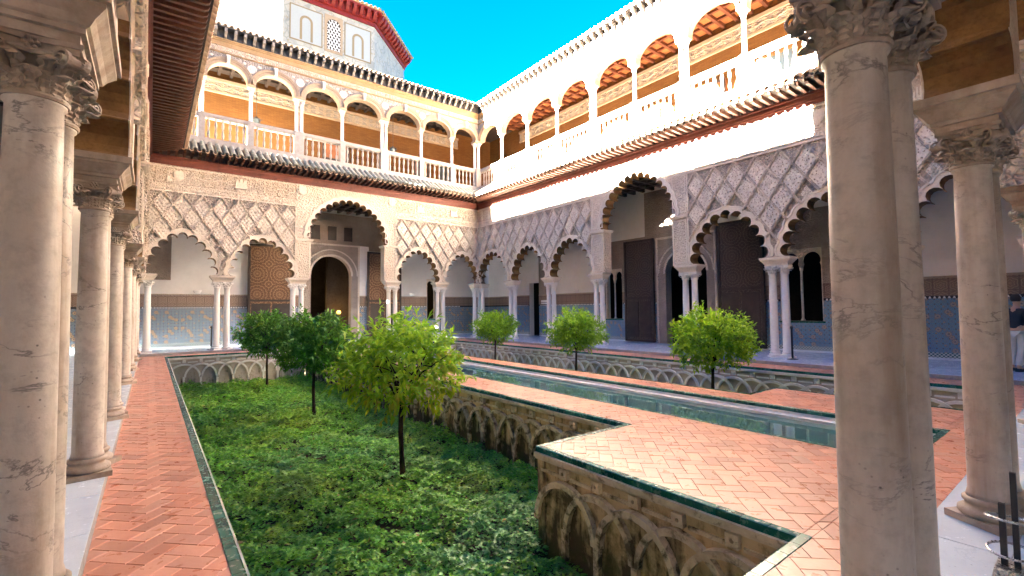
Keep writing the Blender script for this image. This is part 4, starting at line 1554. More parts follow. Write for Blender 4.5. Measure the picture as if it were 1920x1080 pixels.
def clip_rect(poly, x0, x1, y0, y1):
    def cl(ps, f, g):
        out = []
        for i in range(len(ps)):
            a, b = ps[i - 1], ps[i]
            fa, fb = f(a), f(b)
            if (fa >= 0) != (fb >= 0):
                t = fa / (fa - fb)
                out.append((a[0] + (b[0] - a[0]) * t, a[1] + (b[1] - a[1]) * t))
            if fb >= 0:
                out.append(b)
        return out
    for f in (lambda p: p[0] - x0, lambda p: x1 - p[0], lambda p: p[1] - y0, lambda p: y1 - p[1]):
        if len(poly) < 3:
            return []
        poly = cl(poly, f, None)
    return poly

def area(p):
    return abs(sum(p[i - 1][0] * p[i][1] - p[i][0] * p[i - 1][1] for i in range(len(p)))) / 2

def slab_geo(poly, z1, depth, bev):
    """convex polygon -> little slab with an eased edge"""
    cx = sum(p[0] for p in poly) / len(poly)
    cy = sum(p[1] for p in poly) / len(poly)
    n = len(poly)
    def ins(p, d):
        l = math.hypot(p[0] - cx, p[1] - cy) or 1
        k = max(0, 1 - d / l)
        return (cx + (p[0] - cx) * k, cy + (p[1] - cy) * k)
    v = [(*ins(p, .003), z1 - depth) for p in poly] + [(*ins(p, .003), z1 - bev) for p in poly] + [(*ins(p, .003 + bev * 1.4), z1) for p in poly]
    f = [(i, (i + 1) % n, (i + 1) % n + n, i + n) for i in range(n)] + [(i + n, (i + 1) % n + n, (i + 1) % n + 2 * n, i + 2 * n) for i in range(n)]
    f.append(tuple(range(2 * n, 3 * n)))
    return v, f

def lay(parent, polys, z, mat, name, stuffname, nmax=290, depth=.03, bev=.0035, tilt=.003):
    """the pieces nearest the viewer as parts, the rest joined"""
    polys = [p for p in polys if len(p) >= 3 and area(p) > .0006]
    polys.sort(key=lambda p: math.hypot(sum(q[0] for q in p) / len(p), sum(q[1] for q in p) / len(p)) - 2.0 * math.sqrt(area(p)))
    rest = MB()
    for i, p in enumerate(polys):
        if sum(p[k - 1][0] * p[k][1] - p[k][0] * p[k - 1][1] for k in range(len(p))) < 0:
            p = p[::-1]
        zz = z + random.uniform(-.0015, .0015)
        if i < nmax:
            cx, cy = sum(q[0] for q in p) / len(p), sum(q[1] for q in p) / len(p)
            v, f = slab_geo([(q[0] - cx, q[1] - cy) for q in p], 0, depth, bev)
            o = ob(name, mkmesh(name, v, f, mat), parent, (cx, cy, zz), (random.uniform(-tilt, tilt), random.uniform(-tilt, tilt), 0))
        else:
            v, f = slab_geo(p, zz, depth, bev)
            rest.add(v, f)
    if rest.v:
        tag(rest.build(stuffname, mat, parent), None, None, None, 'stuff')

def herring(x0, x1, y0, y1, L=.28, W=.14):
    """herringbone laid at 45 degrees, clipped to a rectangle"""
    c, s = math.cos(R(45)), math.sin(R(45))
    cx, cy = (x0 + x1) / 2, (y0 + y1) / 2
    rad = math.hypot(x1 - x0, y1 - y0) / 2 + .5
    g = .0
    out = []
    N = int(rad / W) + 4
    for i in range(-N, N + 1):
        for j in range(-N, N + 1):
            if (i - j) % 4 == 0:
                r_ = (i * W, (i + 2) * W, j * W, (j + 1) * W)
            elif (i - j) % 4 == 3:
                r_ = (i * W, (i + 1) * W, j * W, (j + 2) * W)
            else:
                continue
            if abs(r_[0]) > rad * 1.5 or abs(r_[2]) > rad * 1.5:
                continue
            ps = [(r_[0], r_[2]), (r_[1], r_[2]), (r_[1], r_[3]), (r_[0], r_[3])]
            ps = [(round(cx / .396) * .396 + p[0] * c - p[1] * s, round(cy / .396) * .396 + p[0] * s + p[1] * c) for p in ps]
            if max(p[0] for p in ps) < x0 or min(p[0] for p in ps) > x1 or max(p[1] for p in ps) < y0 or min(p[1] for p in ps) > y1:
                continue
            q = clip_rect(ps, x0, x1, y0, y1)
            if len(q) >= 3:
                out.append(q)
    return out

def sheet(name, x0, x1, y0, y1, z, mat, parent=None, depth=.05):
    return MB().box(x0, x1, y0, y1, z - depth, z).build(name, mat, parent)

def paving(label, rects, singles):
    base = MB()
    for r_ in rects:
        base.box(r_[0], r_[1], r_[2], r_[3], -.30, -.007)
    o = base.build('brick_walk', 'mortar')
    tag(o, label, None, None, 'structure')
    polys = []
    for r_ in rects:
        polys += herring(*r_)
    lay(o, polys, 0, 'terracotta', 'brick', 'brick_field', singles)
    return o

# earth under everything
g_ = MB()
g_.box(-60, 80, -40, 120, -1.75, -1.7)
tag(g_.build('ground', 'soil'), None, None, None, 'structure')
WX0 = -.31
paving('herringbone brick walk beside the left-hand columns', [(WX0, GX0 - CW, YN + .30, 22.52)], 299)
paving('herringbone brick paving round the pool', [(IX0 + CW, PX0 - .0, GY0, IY - CW), (GX1 + CW, PX0 - .0, IY - CW, 21.8), (PX1 + CW, IX1 - CW, GY0, IY - CW), (PX1 + CW, HX0 - CW, IY - CW, 21.8), (GX0 - CW, 14.05, YN + .30, GY0 - CW), (IX0 + CW, IX1 - CW, GY0 - CW, GY0)], 299)
paving('herringbone brick walk along the far and right arcades', [(GX0 - CW, 14.05, 21.80 + CW, 22.52), (HX1 + CW, 14.05, GY0 - CW, 21.80 + CW)], 120)

# marble gallery floors with a raised edge course
def slabs(x0, x1, y0, y1, nx, ny, jig=0):
    out = []
    for i in range(nx):
        for j in range(ny):
            dx, dy = (x1 - x0) / nx, (y1 - y0) / ny
            out.append([(x0 + i * dx, y0 + j * dy), (x0 + (i + 1) * dx, y0 + j * dy), (x0 + (i + 1) * dx, y0 + (j + 1) * dy), (x0 + i * dx, y0 + (j + 1) * dy)])
    return out
def gallery_floor(label, rects, parts, singles=140):
    b_ = MB()
    for r_ in rects:
        b_.box(r_[0], r_[1], r_[2], r_[3], -.3, Z0 - .005)
    o = b_.build('marble_floor', 'pale_mortar')
    tag(o, label, None, None, 'structure')
    lay(o, parts, Z0, 'floor_marble', 'marble_slab', 'marble_field', singles, .06, .004, .0015)
    return o
gallery_floor('white marble floor of the left gallery', [(-3.2, WX0, .9, 22.5)], slabs(-.66, WX0, .9, 22.5, 1, 24) + slabs(-3.1, -.66, .9, 22.5, 4, 36), 130)
gallery_floor('white marble floor of the nearest gallery', [(-3.2, 18, -2.2, .9)], slabs(-3.1, 18, .45, .9, 26, 1) + slabs(-3.1, 18, -2.1, .45, 34, 4), 130)
gallery_floor('white marble floor of the right gallery', [(14.05, 18.0, .9, 22.5)], slabs(14.05, 14.5, .9, 22.5, 1, 26) + slabs(14.5, 17.8, .9, 22.5, 5, 34), 130)
gallery_floor('white marble floor of the far gallery', [(-3.2, 18.0, 22.5, 26)], slabs(-3.1, 18, 22.5, 22.9, 24, 1) + slabs(-3.1, 18, 22.9, 25.7, 34, 4), 80)

# sunken gardens: floor and retaining walls with interlaced blind arches
tag(sheet('garden_bed', GX0 - .2, 5.6, GY0 - .2, 22.0, GZ - .02, 'soil', None, .3), 'dark earth bed of the sunken garden', None, None, 'structure')
tag(sheet('garden_bed', HX0 - .2, HX1 + .2, GY0 - .2, 22.0, GZ - .02, 'soil', None, .3), 'dark earth bed of the second sunken garden', None, None, 'structure')

PITCH_A = .52
def rib_arc(rad, wd, dp):
    o_ = []
    n = 16
    A = [(-rad * math.cos(math.pi * i / n), rad * math.sin(math.pi * i / n)) for i in range(n + 1)]
    B = [(p[0] * (rad - wd) / rad, p[1] * (rad - wd) / rad) for p in A]
    return MB().strip(B, A, -dp, -dp, 0)
def pierced(mt):
    b = MB()
    n = 8
    o_ = [(.055 * sx, .055 * sz) for sx, sz in ((1, 0), (1, 1), (0, 1), (-1, 1), (-1, 0), (-1, -1), (0, -1), (1, -1))]
    i_ = [(.020 * math.cos(k * math.pi / 4), .020 * math.sin(k * math.pi / 4)) for k in range(8)]
    v = [(p[0], -.06, p[1]) for p in o_] + [(p[0], -.06, p[1]) for p in i_] + [(p[0], -.008, p[1]) for p in i_] + [(p[0], 0, p[1]) for p in o_]
    f = []
    for k in range(8):
        j = (k + 1) % 8
        f += [(k, j, j + 8, k + 8), (k + 8, j + 8, j + 16, k + 16), (k, k + 24, j + 24, j)]
    f.append(tuple(range(16, 24)))
    return b.add(v, f).mesh('pierced_block', mt)
GW = {}
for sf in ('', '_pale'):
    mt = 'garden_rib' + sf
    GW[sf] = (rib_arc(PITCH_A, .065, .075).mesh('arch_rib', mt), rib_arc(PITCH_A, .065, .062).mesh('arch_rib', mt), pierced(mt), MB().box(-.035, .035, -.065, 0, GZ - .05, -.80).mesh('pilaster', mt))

def garden_wall(label, loc, rz, L, ornate=True, ext=(0, 0), sf=''):
    """wall face at local y=0, looking to -y"""
    o = thing('garden_wall', label, 'wall', loc, rz)
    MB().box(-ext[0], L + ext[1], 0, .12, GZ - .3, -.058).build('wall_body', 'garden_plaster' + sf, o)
    ME_ARC1, ME_ARC2, ME_BLK, ME_LEG = GW[sf]
    if not ornate:
        return o
    ld = MB()
    ld.box(.0, L, -.065, 0, -.112, -.058)
    ld.box(.0, L, -.045, 0, -.135, -.112)
    ld.build('ledge', 'garden_rib' + sf, o)
    n = max(2, round(L / PITCH_A))
    p = L / n
    for k in range(n + 1):
        s = k * p
        if .03 < s < L - .03:
            ob('pilaster', ME_LEG, o, (s, 0, 0), None, (1, random.uniform(.85, 1.15), 1))
        if 0 < k < n:
            ob('arch_rib', ME_ARC1 if k % 2 else ME_ARC2, o, (s, 0, -.82), (0, random.uniform(-.02, .02), 0), (p / PITCH_A, random.uniform(.85, 1.2), 1))
        if 0 < k < n or n < 3:
            ob('pierced_block', ME_BLK, o, (s, 0, -.205), (0, random.uniform(-.06, .06), 0), (1, random.uniform(.85, 1.1), 1))
    for k in range(n):
        MB().box(k * p + .5 * p - .16, k * p + .5 * p + .16, -.022, 0, -.27, -.235).build('sill_strip', 'garden_rib' + sf, o)
    return o

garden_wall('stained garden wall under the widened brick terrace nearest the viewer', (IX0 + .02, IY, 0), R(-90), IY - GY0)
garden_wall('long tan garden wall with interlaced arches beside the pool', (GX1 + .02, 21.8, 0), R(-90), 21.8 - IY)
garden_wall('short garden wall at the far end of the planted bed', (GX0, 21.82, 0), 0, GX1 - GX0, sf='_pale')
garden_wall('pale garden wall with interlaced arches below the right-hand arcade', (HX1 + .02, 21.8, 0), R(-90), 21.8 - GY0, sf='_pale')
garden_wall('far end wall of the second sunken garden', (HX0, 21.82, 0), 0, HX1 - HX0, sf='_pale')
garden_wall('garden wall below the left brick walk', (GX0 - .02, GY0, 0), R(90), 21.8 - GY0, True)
garden_wall('plain garden wall at the viewer end of the planted bed', (IX0, GY0 - .02, 0), R(180), IX0 - GX0, False)
garden_wall('plain garden wall where the brick terrace steps back', (GX1, IY - .02, 0), R(180), GX1 - IX0, False)
garden_wall('garden wall on the far side of the pool terrace', (HX0 - .02, IY, 0), R(90), 21.8 - IY, False)
garden_wall('garden wall of the wide terrace in the second garden', (IX1 - .02, GY0, 0), R(90), IY - GY0, False)
garden_wall('garden wall at the viewer end of the second garden', (HX1, GY0 - .02, 0), R(180), HX1 - IX1, False)
garden_wall('garden wall where the terrace narrows in the second garden', (IX1, IY - .02, 0), R(180), IX1 - HX0, False)

# green glazed coping: tiles with a turned-down nose
def coping(label, runs, nmax=299):
    """runs: (x0, y0, x1, y1, nx, ny): edge line of the drop and the unit vector pointing to the drop"""
    o = thing('tile_coping', label, 'coping')
    allt = []
    for x0, y0, x1, y1, nx, ny in runs:
        L = math.hypot(x1 - x0, y1 - y0)
        n = max(1, round(L / .20))
        for k in range(n):
            t0, t1 = k / n, (k + 1) / n
            allt.append(((x0 + (x1 - x0) * (t0 + t1) / 2, y0 + (y1 - y0) * (t0 + t1) / 2), L / n, math.atan2(y1 - y0, x1 - x0), nx, ny))
    allt.sort(key=lambda q: math.hypot(*q[0]))
    cache = {}
    rest = MB()
    for i, (c, l, an, nx, ny) in enumerate(allt):
        b = MB()
        h = l / 2 - .002
        # local: x along, y towards the drop
        pr = [(-CW, -.03), (-CW, .004), (.0, .006), (.012, .0), (.014, -.058), (.0, -.058), (.0, -.03)]
        nn = len(pr)
        v = [(-h, y, z) for y, z in pr] + [(h, y, z) for y, z in pr]
        f = [tuple(range(nn)), tuple(range(2 * nn - 1, nn - 1, -1))] + [(j, j + nn, (j + 1) % nn + nn, (j + 1) % nn) for j in range(nn)]
        ang = math.atan2(ny, nx) - math.pi / 2
        if i < nmax:
            key = round(l, 4)
            if key not in cache:
                cache[key] = mkmesh('coping_tile', v, f, 'green_glaze')
            ob('coping_tile', cache[key], o, (c[0], c[1], random.uniform(-.001, .001)), (0, 0, ang))
        else:
            ca, sa = math.cos(ang), math.sin(ang)
            rest.add([(c[0] + x * ca - y * sa, c[1] + x * sa + y * ca, z) for x, y, z in v], f)
    if rest.v:
        tag(rest.build('coping_run', 'green_glaze', o), None, None, None, 'stuff')
    return o
coping('green glazed tile edging round the planted garden bed', [(GX0, GY0 - 0, GX0, GY1, 1, 0), (GX0, GY1, GX1, GY1, 0, -1), (GX1, IY, GX1, GY1, -1, 0), (IX0, IY, GX1 + CW, IY, 0, 1), (IX0, GY0, IX0, IY, -1, 0), (GX0 - CW, GY0, IX0 + CW, GY0, 0, 1)])
coping('green glazed tile edging round the second garden bed', [(HX0, IY, HX0, GY1, 1, 0), (IX1, GY0, IX1, IY, 1, 0), (HX0 - CW, IY, IX1, IY, 0, 1), (HX1, GY0, HX1, GY1, -1, 0), (HX0, GY1, HX1, GY1, 0, -1), (IX1 - CW, GY0, HX1 + CW, GY0, 0, 1)])

# pool
b_ = MB()
b_.box(PX0 - .02, PX1 + .02, PY0 - .02, PY1 + .02, -.62, -.55)
for x0, x1, y0, y1 in ((PX0 - .0, PX0 + .02, PY0, PY1), (PX1 - .02, PX1, PY0, PY1), (PX0 + .02, PX1 - .02, PY0, PY0 + .02), (PX0 + .02, PX1 - .02, PY1 - .02, PY1)):
    b_.box(x0, x1, y0, y1, -.55, -.062)
pool = b_.build('pool_basin', 'white_marble')
tag(pool, 'long narrow pool basin lined with pale marble', None, None, 'structure')
for x0, x1 in ((PX1 - .16, PX1 - .02), (PX0 + .02, PX0 + .06)):
    MB().box(x0, x1, PY0 + .02, PY1 - .02, -.55, -.105).build('inner_ledge', 'white_marble', pool)
coping('green glazed tile edging of the pool', [(PX1, PY0, PX1, PY1, -1, 0), (PX0, PY0, PX1 + CW, PY0, 0, 1), (PX0 + .0, PY0, PX0 + .0, PY1, 1, 0)], 120)
tag(sheet('pool_water', PX0 + .061, PX1 - .161, PY0 + .021, PY1 - .021, -.15, 'pool_water', None, .3), 'still grey-green water of the long pool', None, None, 'structure')

# ------------------------------------------------------------------ planting
def leaf_cloud(c, nrm, size, aspect=.42, fold=.12, droop=None):
    """one folded leaf (2 quads) per row of c, along direction nrm"""
    n = len(c)
    d = nrm / (np.linalg.norm(nrm, axis=1, keepdims=True) + 1e-9)
    r0 = rng.normal(size=(n, 3)) * .38 + np.array([0, 0, 1.0])
    s = np.cross(d, r0)
    s /= np.linalg.norm(s, axis=1, keepdims=True) + 1e-9
    # keep leaf blades mostly facing up
    u = np.cross(s, d)
    flip = u[:, 2] < 0
    s[flip] *= -1
    u = np.cross(s, d)
    L = size[:, None]
    W = L * aspect * .5
    base = c - d * L * .5
    tip = c + d * L * .5 - u * L * .10
    m1 = c - d * L * .08 - u * L * fold * .5
    le = c - d * L * .08 + s * W + u * L * fold * .5
    ri = c - d * L * .08 - s * W + u * L * fold * .5
    v = np.stack([base, ri, tip, le, m1], axis=1).reshape(-1, 3)
    i = np.arange(n)[:, None] * 5
    q = np.concatenate([i + np.array([[0, 1, 2, 4]]), i + np.array([[0, 4, 2, 3]])], axis=1).reshape(-1, 4)
    return v, q

def tree(label, x, y, top, rad, hgt, nleaf, mat, seed, sparse=0.0, lean=0.0, leaf=.105):
    rs = np.random.default_rng(seed)
    random.seed(seed)
    o = thing('orange_tree', label, 'tree', (x, y, GZ), 0, 'clipped orange trees in the sunken gardens')
    H = top - GZ
    cz = H - hgt / 2
    fork = H - hgt * .80
    tk = MB()
    pts = [(0, 0, -.1), (lean * .1 + .01, .01, .25), (lean * .4 - .01, .02, fork * .6), (lean, 0, fork)]
    tk.tube(pts, [.062, .05, .043, .042], 10)
    trunk = tk.build('trunk', 'bark', o, True)
    br = MB()
    tips = []
    nb = 9
    for k in range(nb):
        a = 2 * math.pi * k / nb + random.uniform(-.3, .3)
        el = random.uniform(.25, 1.2)
        rr = rad * random.uniform(.55, .85)
        e = Vector((lean + rr * math.cos(a) * math.cos(el) * 1.1, rr * math.sin(a) * math.cos(el) * 1.1, cz + hgt * .42 * math.sin(el) - .1))
        s_ = Vector((lean, 0, fork - random.uniform(0, .12)))
        mid = s_.lerp(e, .5) + Vector((random.uniform(-.08, .08), random.uniform(-.08, .08), .10))
        br.tube([s_, s_.lerp(mid, .5) + Vector((0, 0, .03)), mid, e], [.026, .02, .014, .006], 6)
        tips.append((mid, e))
        for q in range(3):
            b0 = s_.lerp(e, random.uniform(.35, .8)) + Vector((0, 0, .06))
            e2 = b0 + Vector((random.uniform(-.45, .45), random.uniform(-.45, .45), random.uniform(-.15, .4)))
            br.tube([b0, b0.lerp(e2, .5) + Vector((0, 0, .03)), e2], [.011, .008, .004], 5)
    br.build('branches', 'bark', o, True)
    # leaf sprays: shoots spread over an uneven dome, thickest near its skin, each with leaves along it
    nsh = nleaf // 9
    dirs = rs.normal(size=(nsh, 3))
    dirs /= np.linalg.norm(dirs, axis=1, keepdims=True)
    lump = 1 + .13 * np.sin(dirs[:, 0] * 4 + seed) * np.cos(dirs[:, 1] * 5 + seed * 2) + .10 * np.sin(dirs[:, 2] * 6 + dirs[:, 0] * 7 + seed)
    rr = (rs.random(nsh) ** .30) * lump * .90
    shape = np.array([rad, rad, hgt * .52])
    cc = dirs * rr[:, None] * shape
    low = dirs[:, 2] < -.25
    cc[low, 2] *= .80
    keep = ~((dirs[:, 2] < -.5) & (rs.random(nsh) < .45 + .3 * sparse))
    if sparse:
        gap = np.sin(dirs[:, 0] * 5 + 1) * np.sin(dirs[:, 1] * 4 + 2) * np.sin(dirs[:, 2] * 5)
        keep &= ~((gap > .22) & (rs.random(nsh) < sparse))
    cc, dirs = cc[keep], dirs[keep]
    n = len(cc)
    sdir = dirs * np.array([1, 1, .8]) + rs.normal(size=(n, 3)) * .45
    sdir[:, 2] += .25 - .55 * sparse * (cc[:, 2] < 0)
    sdir /= np.linalg.norm(sdir, axis=1, keepdims=True)
    per = 9
    tt = np.linspace(0, 1, per)[None, :, None]
    cen = cc[:, None, :] + sdir[:, None, :] * (tt - .3) * leaf * 1.9
    ld = sdir[:, None, :] * .75 + rs.normal(size=(n, per, 3)) * .62
    ld[..., 2] -= .12 + .3 * sparse
    ldn = ld / np.linalg.norm(ld, axis=2, keepdims=True)
    size = leaf * (.65 + .6 * rs.random((n, per)))
    cen = cen + ldn * size[..., None] * .45
    cen = cen.reshape(-1, 3) + np.array([lean, 0, cz])
    ldn, size = ldn.reshape(-1, 3), size.reshape(-1)
    if sparse:
        yl = (rs.random(len(cen)) < np.clip(.72 - (cen[:, 2] - cz + hgt * .5) / hgt * 1.25 + .25 * (cen[:, 0] > lean), 0, 1))
        for nm, sel, mt in (('crown', ~yl, mat), ('yellowing_leaves', yl, 'yellow_leaf')):
            v, q = leaf_cloud(cen[sel], ldn[sel], size[sel], .36)
            ob(nm, np_mesh(nm, v, q, mt), o)
    else:
        v, q = leaf_cloud(cen, ldn, size, .36)
        ob('crown', np_mesh('crown', v, q, mat), o)
    return o

tree('front orange tree with sparse yellowing leaves and a bare trunk in the planted bed', 3.40, 7.45, 1.55, 1.06, 1.75, 5600, 'lime_leaf', 3, .5, -.03, .155)
tree('dark glossy orange tree directly behind the yellowing front one', 3.45, 13.05, 1.58, .98, 1.75, 7500, 'dark_leaf', 5, .0, .0, .15)
tree('farthest dark orange tree in the planted bed, nearest the far arcade', 3.50, 19.6, 1.62, 1.08, 1.75, 7000, 'dark_leaf', 8, .0, .0, .15)
tree('small rounded orange tree beyond the pool nearest the corner', 11.2, 15.6, 1.55, .94, 1.40, 6500, 'orange_leaf', 13, .0, .0, .12)
tree('middle one of three rounded orange trees beyond the pool', 11.2, 11.0, 1.58, .96, 1.52, 7500, 'orange_leaf', 17, .0, .0, .12)
tree('largest rounded orange tree beyond the pool, nearest the big column', 11.2, 6.24, 1.60, 1.04, 1.66, 9000, 'lime_leaf', 21, .0, .0, .12)
random.seed(99)

def ground_cover(name, label, x0, x1, y0, y1, dens, holes, seed):
    rs = np.random.default_rng(seed)
    pts = []
    for ya, yb, dn, sz in dens:
        n = int((x1 - x0) * (yb - ya) * dn)
        p = np.stack([rs.uniform(x0, x1, n), rs.uniform(ya, yb, n)], 1)
        pts.append((p, sz))
    V, Q = [], []
    k = 0
    for p, sz in pts:
        X, Y = p[:, 0], p[:, 1]
        hgt = .15 + .07 * np.sin(X * 2.3 + 1.2 * np.sin(Y * 1.1)) * np.cos(Y * 1.7 + X) + .06 * np.sin(X * 7.1 + 2 * np.sin(Y * 3.1)) * np.sin(Y * 5.3 + X) + .05 * np.sin(X * 15 - 2 * np.sin(Y * 4)) * np.sin(Y * 12 + 3 * np.sin(X * 2))
        hgt = np.clip(hgt, .03, None)
        keep = np.ones(len(p), bool)
        for hx0, hx1, hy0, hy1 in holes:
            keep &= ~((p[:, 0] > hx0) & (p[:, 0] < hx1) & (p[:, 1] > hy0) & (p[:, 1] < hy1))
        bare = (np.sin(p[:, 0] * 1.9 + 3) * np.sin(p[:, 1] * 1.3) > .95) | ((p[:, 0] > 3.0) & (p[:, 1] < 3.4) & (np.sin(p[:, 0] * 9) * np.sin(p[:, 1] * 8) > -.3))
        keep &= ~(bare & (rs.random(len(p)) < .7))
        p, hgt = p[keep], hgt[keep]
        n = len(p)
        z = GZ + hgt * (.35 + 1.0 * rs.random(n) ** .6)
        c = np.stack([p[:, 0], p[:, 1], z], 1)
        a = rs.uniform(0, 2 * np.pi, n)
        d = np.stack([np.cos(a), np.sin(a), rs.normal(.10, .28, n)], 1)
        size = sz * (.6 + .8 * rs.random(n))
        v, q = leaf_cloud(c, d, size, .62, .10)
        V.append(v)
        Q.append(q + k)
        k += len(v)
    o = ob(name, np_mesh(name, np.concatenate(V), np.concatenate(Q), 'ground_leaf'))
    tag(o, label, 'ground cover', None, 'stuff')
    if seed == 5:
        n = 520
        p = np.stack([rs.uniform(x0, x1, n), y0 + (y1 - y0) * rs.random(n) ** 1.5], 1)
        inside = ~((p[:, 0] > IX0 - .05) & (p[:, 1] < IY))
        p = p[inside]
        n = len(p)
        c = np.stack([p[:, 0], p[:, 1], GZ + .20 + .06 * rs.random(n)], 1)
        d = rs.normal(size=(n, 3)) * np.array([1, 1, .25])
        v, q = leaf_cloud(c, d, .05 + .05 * rs.random(n), .45, .05)
        tag(ob('fallen_leaves', np_mesh('fallen_leaves', v, q, 'dry_leaf')), 'dry yellow and brown leaves lying on the ground cover', 'leaves', None, 'stuff')
    # scattered upright shoots with paired leaves, so the surface is not even
    return o
hole = [(IX0 - .02, 6, 0, IY)]
ground_cover('ground_cover', 'low leafy green ground cover filling the sunken bed', GX0 + .03, GX1 - .02, GY0, 21.75, [(GY0, 5, 2500, .054), (5, 9, 2300, .056), (9, 14, 1400, .068), (14, 21.75, 900, .085)], hole, 5)
ground_cover('ground_cover', 'ground cover in the second sunken garden beyond the pool', HX0 + .05, HX1 - .05, GY0, 21.7, [(GY0, 21.7, 260, .11)], [(8, IX1, 0, IY)], 6)

# ------------------------------------------------------------------ buildings beyond the far wing
tw = thing('painted_tower', 'octagonal tower with faded wall paintings and red cornice above the far roof', 'building', (0, 0, 0))
TZ = 27.3
P = [(7.9, 40), (15.5, 40), (20.8, 45.3), (20.8, 52.9), (15.5, 58.2), (7.9, 58.2), (2.6, 52.9), (2.6, 45.3)]
def pz(poly, z0, z1):
    n = len(poly)
    return MB().add([(x, y, z0) for x, y in poly] + [(x, y, z1) for x, y in poly], [tuple(range(n - 1, -1, -1)), tuple(range(n, 2 * n))] + [(i, (i + 1) % n, (i + 1) % n + n, i + n) for i in range(n)])
def grow(poly, e):
    cx, cy = 11.7, 49.1
    return [(cx + (x - cx) * (1 + e / 9.15), cy + (y - cy) * (1 + e / 9.15)) for x, y in poly]
pz(P, 0, TZ).build('wall', 'fresco', tw)
pz(grow(P, .12), TZ, TZ + .35).build('cornice_band', 'red_paint', tw)
cn = pz(grow(P, .75), TZ + 1.05, TZ + 1.2).build('cornice', 'red_paint', tw)
pz(grow(P, .3), TZ + .35, TZ + 1.05).build('cornice_back', 'red_paint', cn)
ck = mkmesh('corbel', [(-.14, 0, 0), (.14, 0, 0), (.14, -.2, .1), (-.14, -.2, .1), (-.14, 0, .7), (.14, 0, .7), (.14, -.55, .7), (-.14, -.55, .7), (-.14, -.45, .35), (.14, -.45, .35)],
            [(0, 3, 2, 1), (3, 8, 9, 2), (8, 7, 6, 9), (4, 5, 6, 7), (0, 4, 7, 8, 3), (1, 2, 9, 6, 5)], 'red_paint')
G = grow(P, .3)
for i in (0, 1, 7):
    a, b = Vector(G[i]), Vector(G[(i + 1) % 8])
    n = 13
    for k in range(n):
        p = a.lerp(b, (k + .5) / n)
        ob('corbel', ck, cn, (p.x, p.y, TZ + .35), (0, 0, math.atan2(b.y - a.y, b.x - a.x)))
G = grow(P, .8)
rf = MB()
rf.add([(x, y, TZ + 1.2) for x, y in G] + [(x, y, TZ + 1.3) for x, y in G] + [(11.7, 49.1, TZ + 5)], [(i, (i + 1) % 8, (i + 1) % 8 + 8, i + 8) for i in range(8)] + [(i + 8, (i + 1) % 8 + 8, 16) for i in range(8)] + [tuple(range(7, -1, -1))])
roof = rf.build('roof', 'clay_rooftile', tw)
tl = rooftile(1.6, .17, 'clay_rooftile', 'roof_tile', 6)
for i in (0, 1):
    a, b = Vector(G[i]), Vector(G[(i + 1) % 8])
    n = 21
    for k in range(n):
        p = a.lerp(b, (k + .5) / n)
        an = math.atan2(b.y - a.y, b.x - a.x)
        inn = Vector((-math.sin(an), math.cos(an)))
        q = p + inn * 1.4
        ob('roof_tile', tl, roof, (q.x, q.y, TZ + 1.22 + 1.6 * math.sin(R(19))), (R(19), 0, an))
# painted panels and the pierced window on the front face
def flat(name, x0, x1, z0, z1, d, mat, parent):
    return MB().box(x0, x1, 40 - d, 40, z0, z1).build(name, mat, parent)
for x0, x1 in ((8.5, 10.9), (12.9, 15.1)):
    f = flat('painted_panel', x0, x1, 23.9, 26.7, .03, 'picture_pale', tw)
    mm = MB()
    mm.box(x0 - .08, x0, 39.95, 40, 23.82, 26.78)
    mm.box(x1, x1 + .08, 39.95, 40, 23.82, 26.78)
    mm.box(x0, x1, 39.95, 40, 26.7, 26.78)
    mm.box(x0, x1, 39.95, 40, 23.82, 23.9)
    mm.build('panel_frame', 'picture_ochre', f)
    c = (x0 + x1) / 2
    for sg in (-1, 1):
        MB().box(c + sg * .42 - .09, c + sg * .42 + .09, 39.955, 39.97, 24.0, 25.6).build('painted_pillar', 'picture_ochre', f)
    arc = [[(c + rr * math.cos(math.pi - math.pi * i / 10), 25.6 + rr * math.sin(math.pi * i / 10)) for i in range(11)] for rr in (.33, .51)]
    MB().strip(arc[0], arc[1], 39.955, 39.955, 39.97).build('painted_arch', 'picture_ochre', f)
wc, wb, wt = 11.9, 23.9, 26.6
MB().box(wc - .75, wc + .75, 39.93, 40, wb - .2, wt + .3).build('window_surround', 'arch_stone', tw)
wnd = MB().prism([(wc - .55, wb), (wc + .55, wb), (wc + .55, wt - .55)] + [(wc + .55 * math.cos(math.pi * i / 12), wt - .55 + .55 * math.sin(math.pi * i / 12)) for i in range(1, 12)] + [(wc - .55, wt - .55)], 39.915, 39.93).build('lattice_window', 'dark_room', tw)
for k in range(9):
    for fam in (-1, 1):
        a = Vector((wc + (k - 4) * .28 - fam * .55, wb + .0))
        lo, hi = None, None
        for q in range(81):
            t = q / 80 * 2.6
            xx, zz = wc + (k - 4) * .28 + fam * (t - 1.3) * .6, wb + t
            ins = abs(xx - wc) < .53 and (zz < wt - .55 or math.hypot(xx - wc, zz - wt + .55) < .53)
            if ins:
                lo = lo or (xx, zz)
                hi = (xx, zz)
        if lo and math.hypot(hi[0] - lo[0], hi[1] - lo[1]) > .2:
            dx, dz = hi[0] - lo[0], hi[1] - lo[1]
            l = math.hypot(dx, dz)
            nx, nz = -dz / l * .03, dx / l * .03
            MB().prism([(lo[0] - nx, lo[1] - nz), (hi[0] - nx, hi[1] - nz), (hi[0] + nx, hi[1] + nz), (lo[0] + nx, lo[1] + nz)], 39.89 + .004 * fam, 39.914).build('lattice_bar', 'sign_white', wnd)
wb2 = thing('white_building', 'plain white rendered building rising behind the far roof', 'building', (0, 0, 0))
MB().box(-12, 6.73, 34, 60, 0, 30).build('wall', 'white_plaster', wb2)
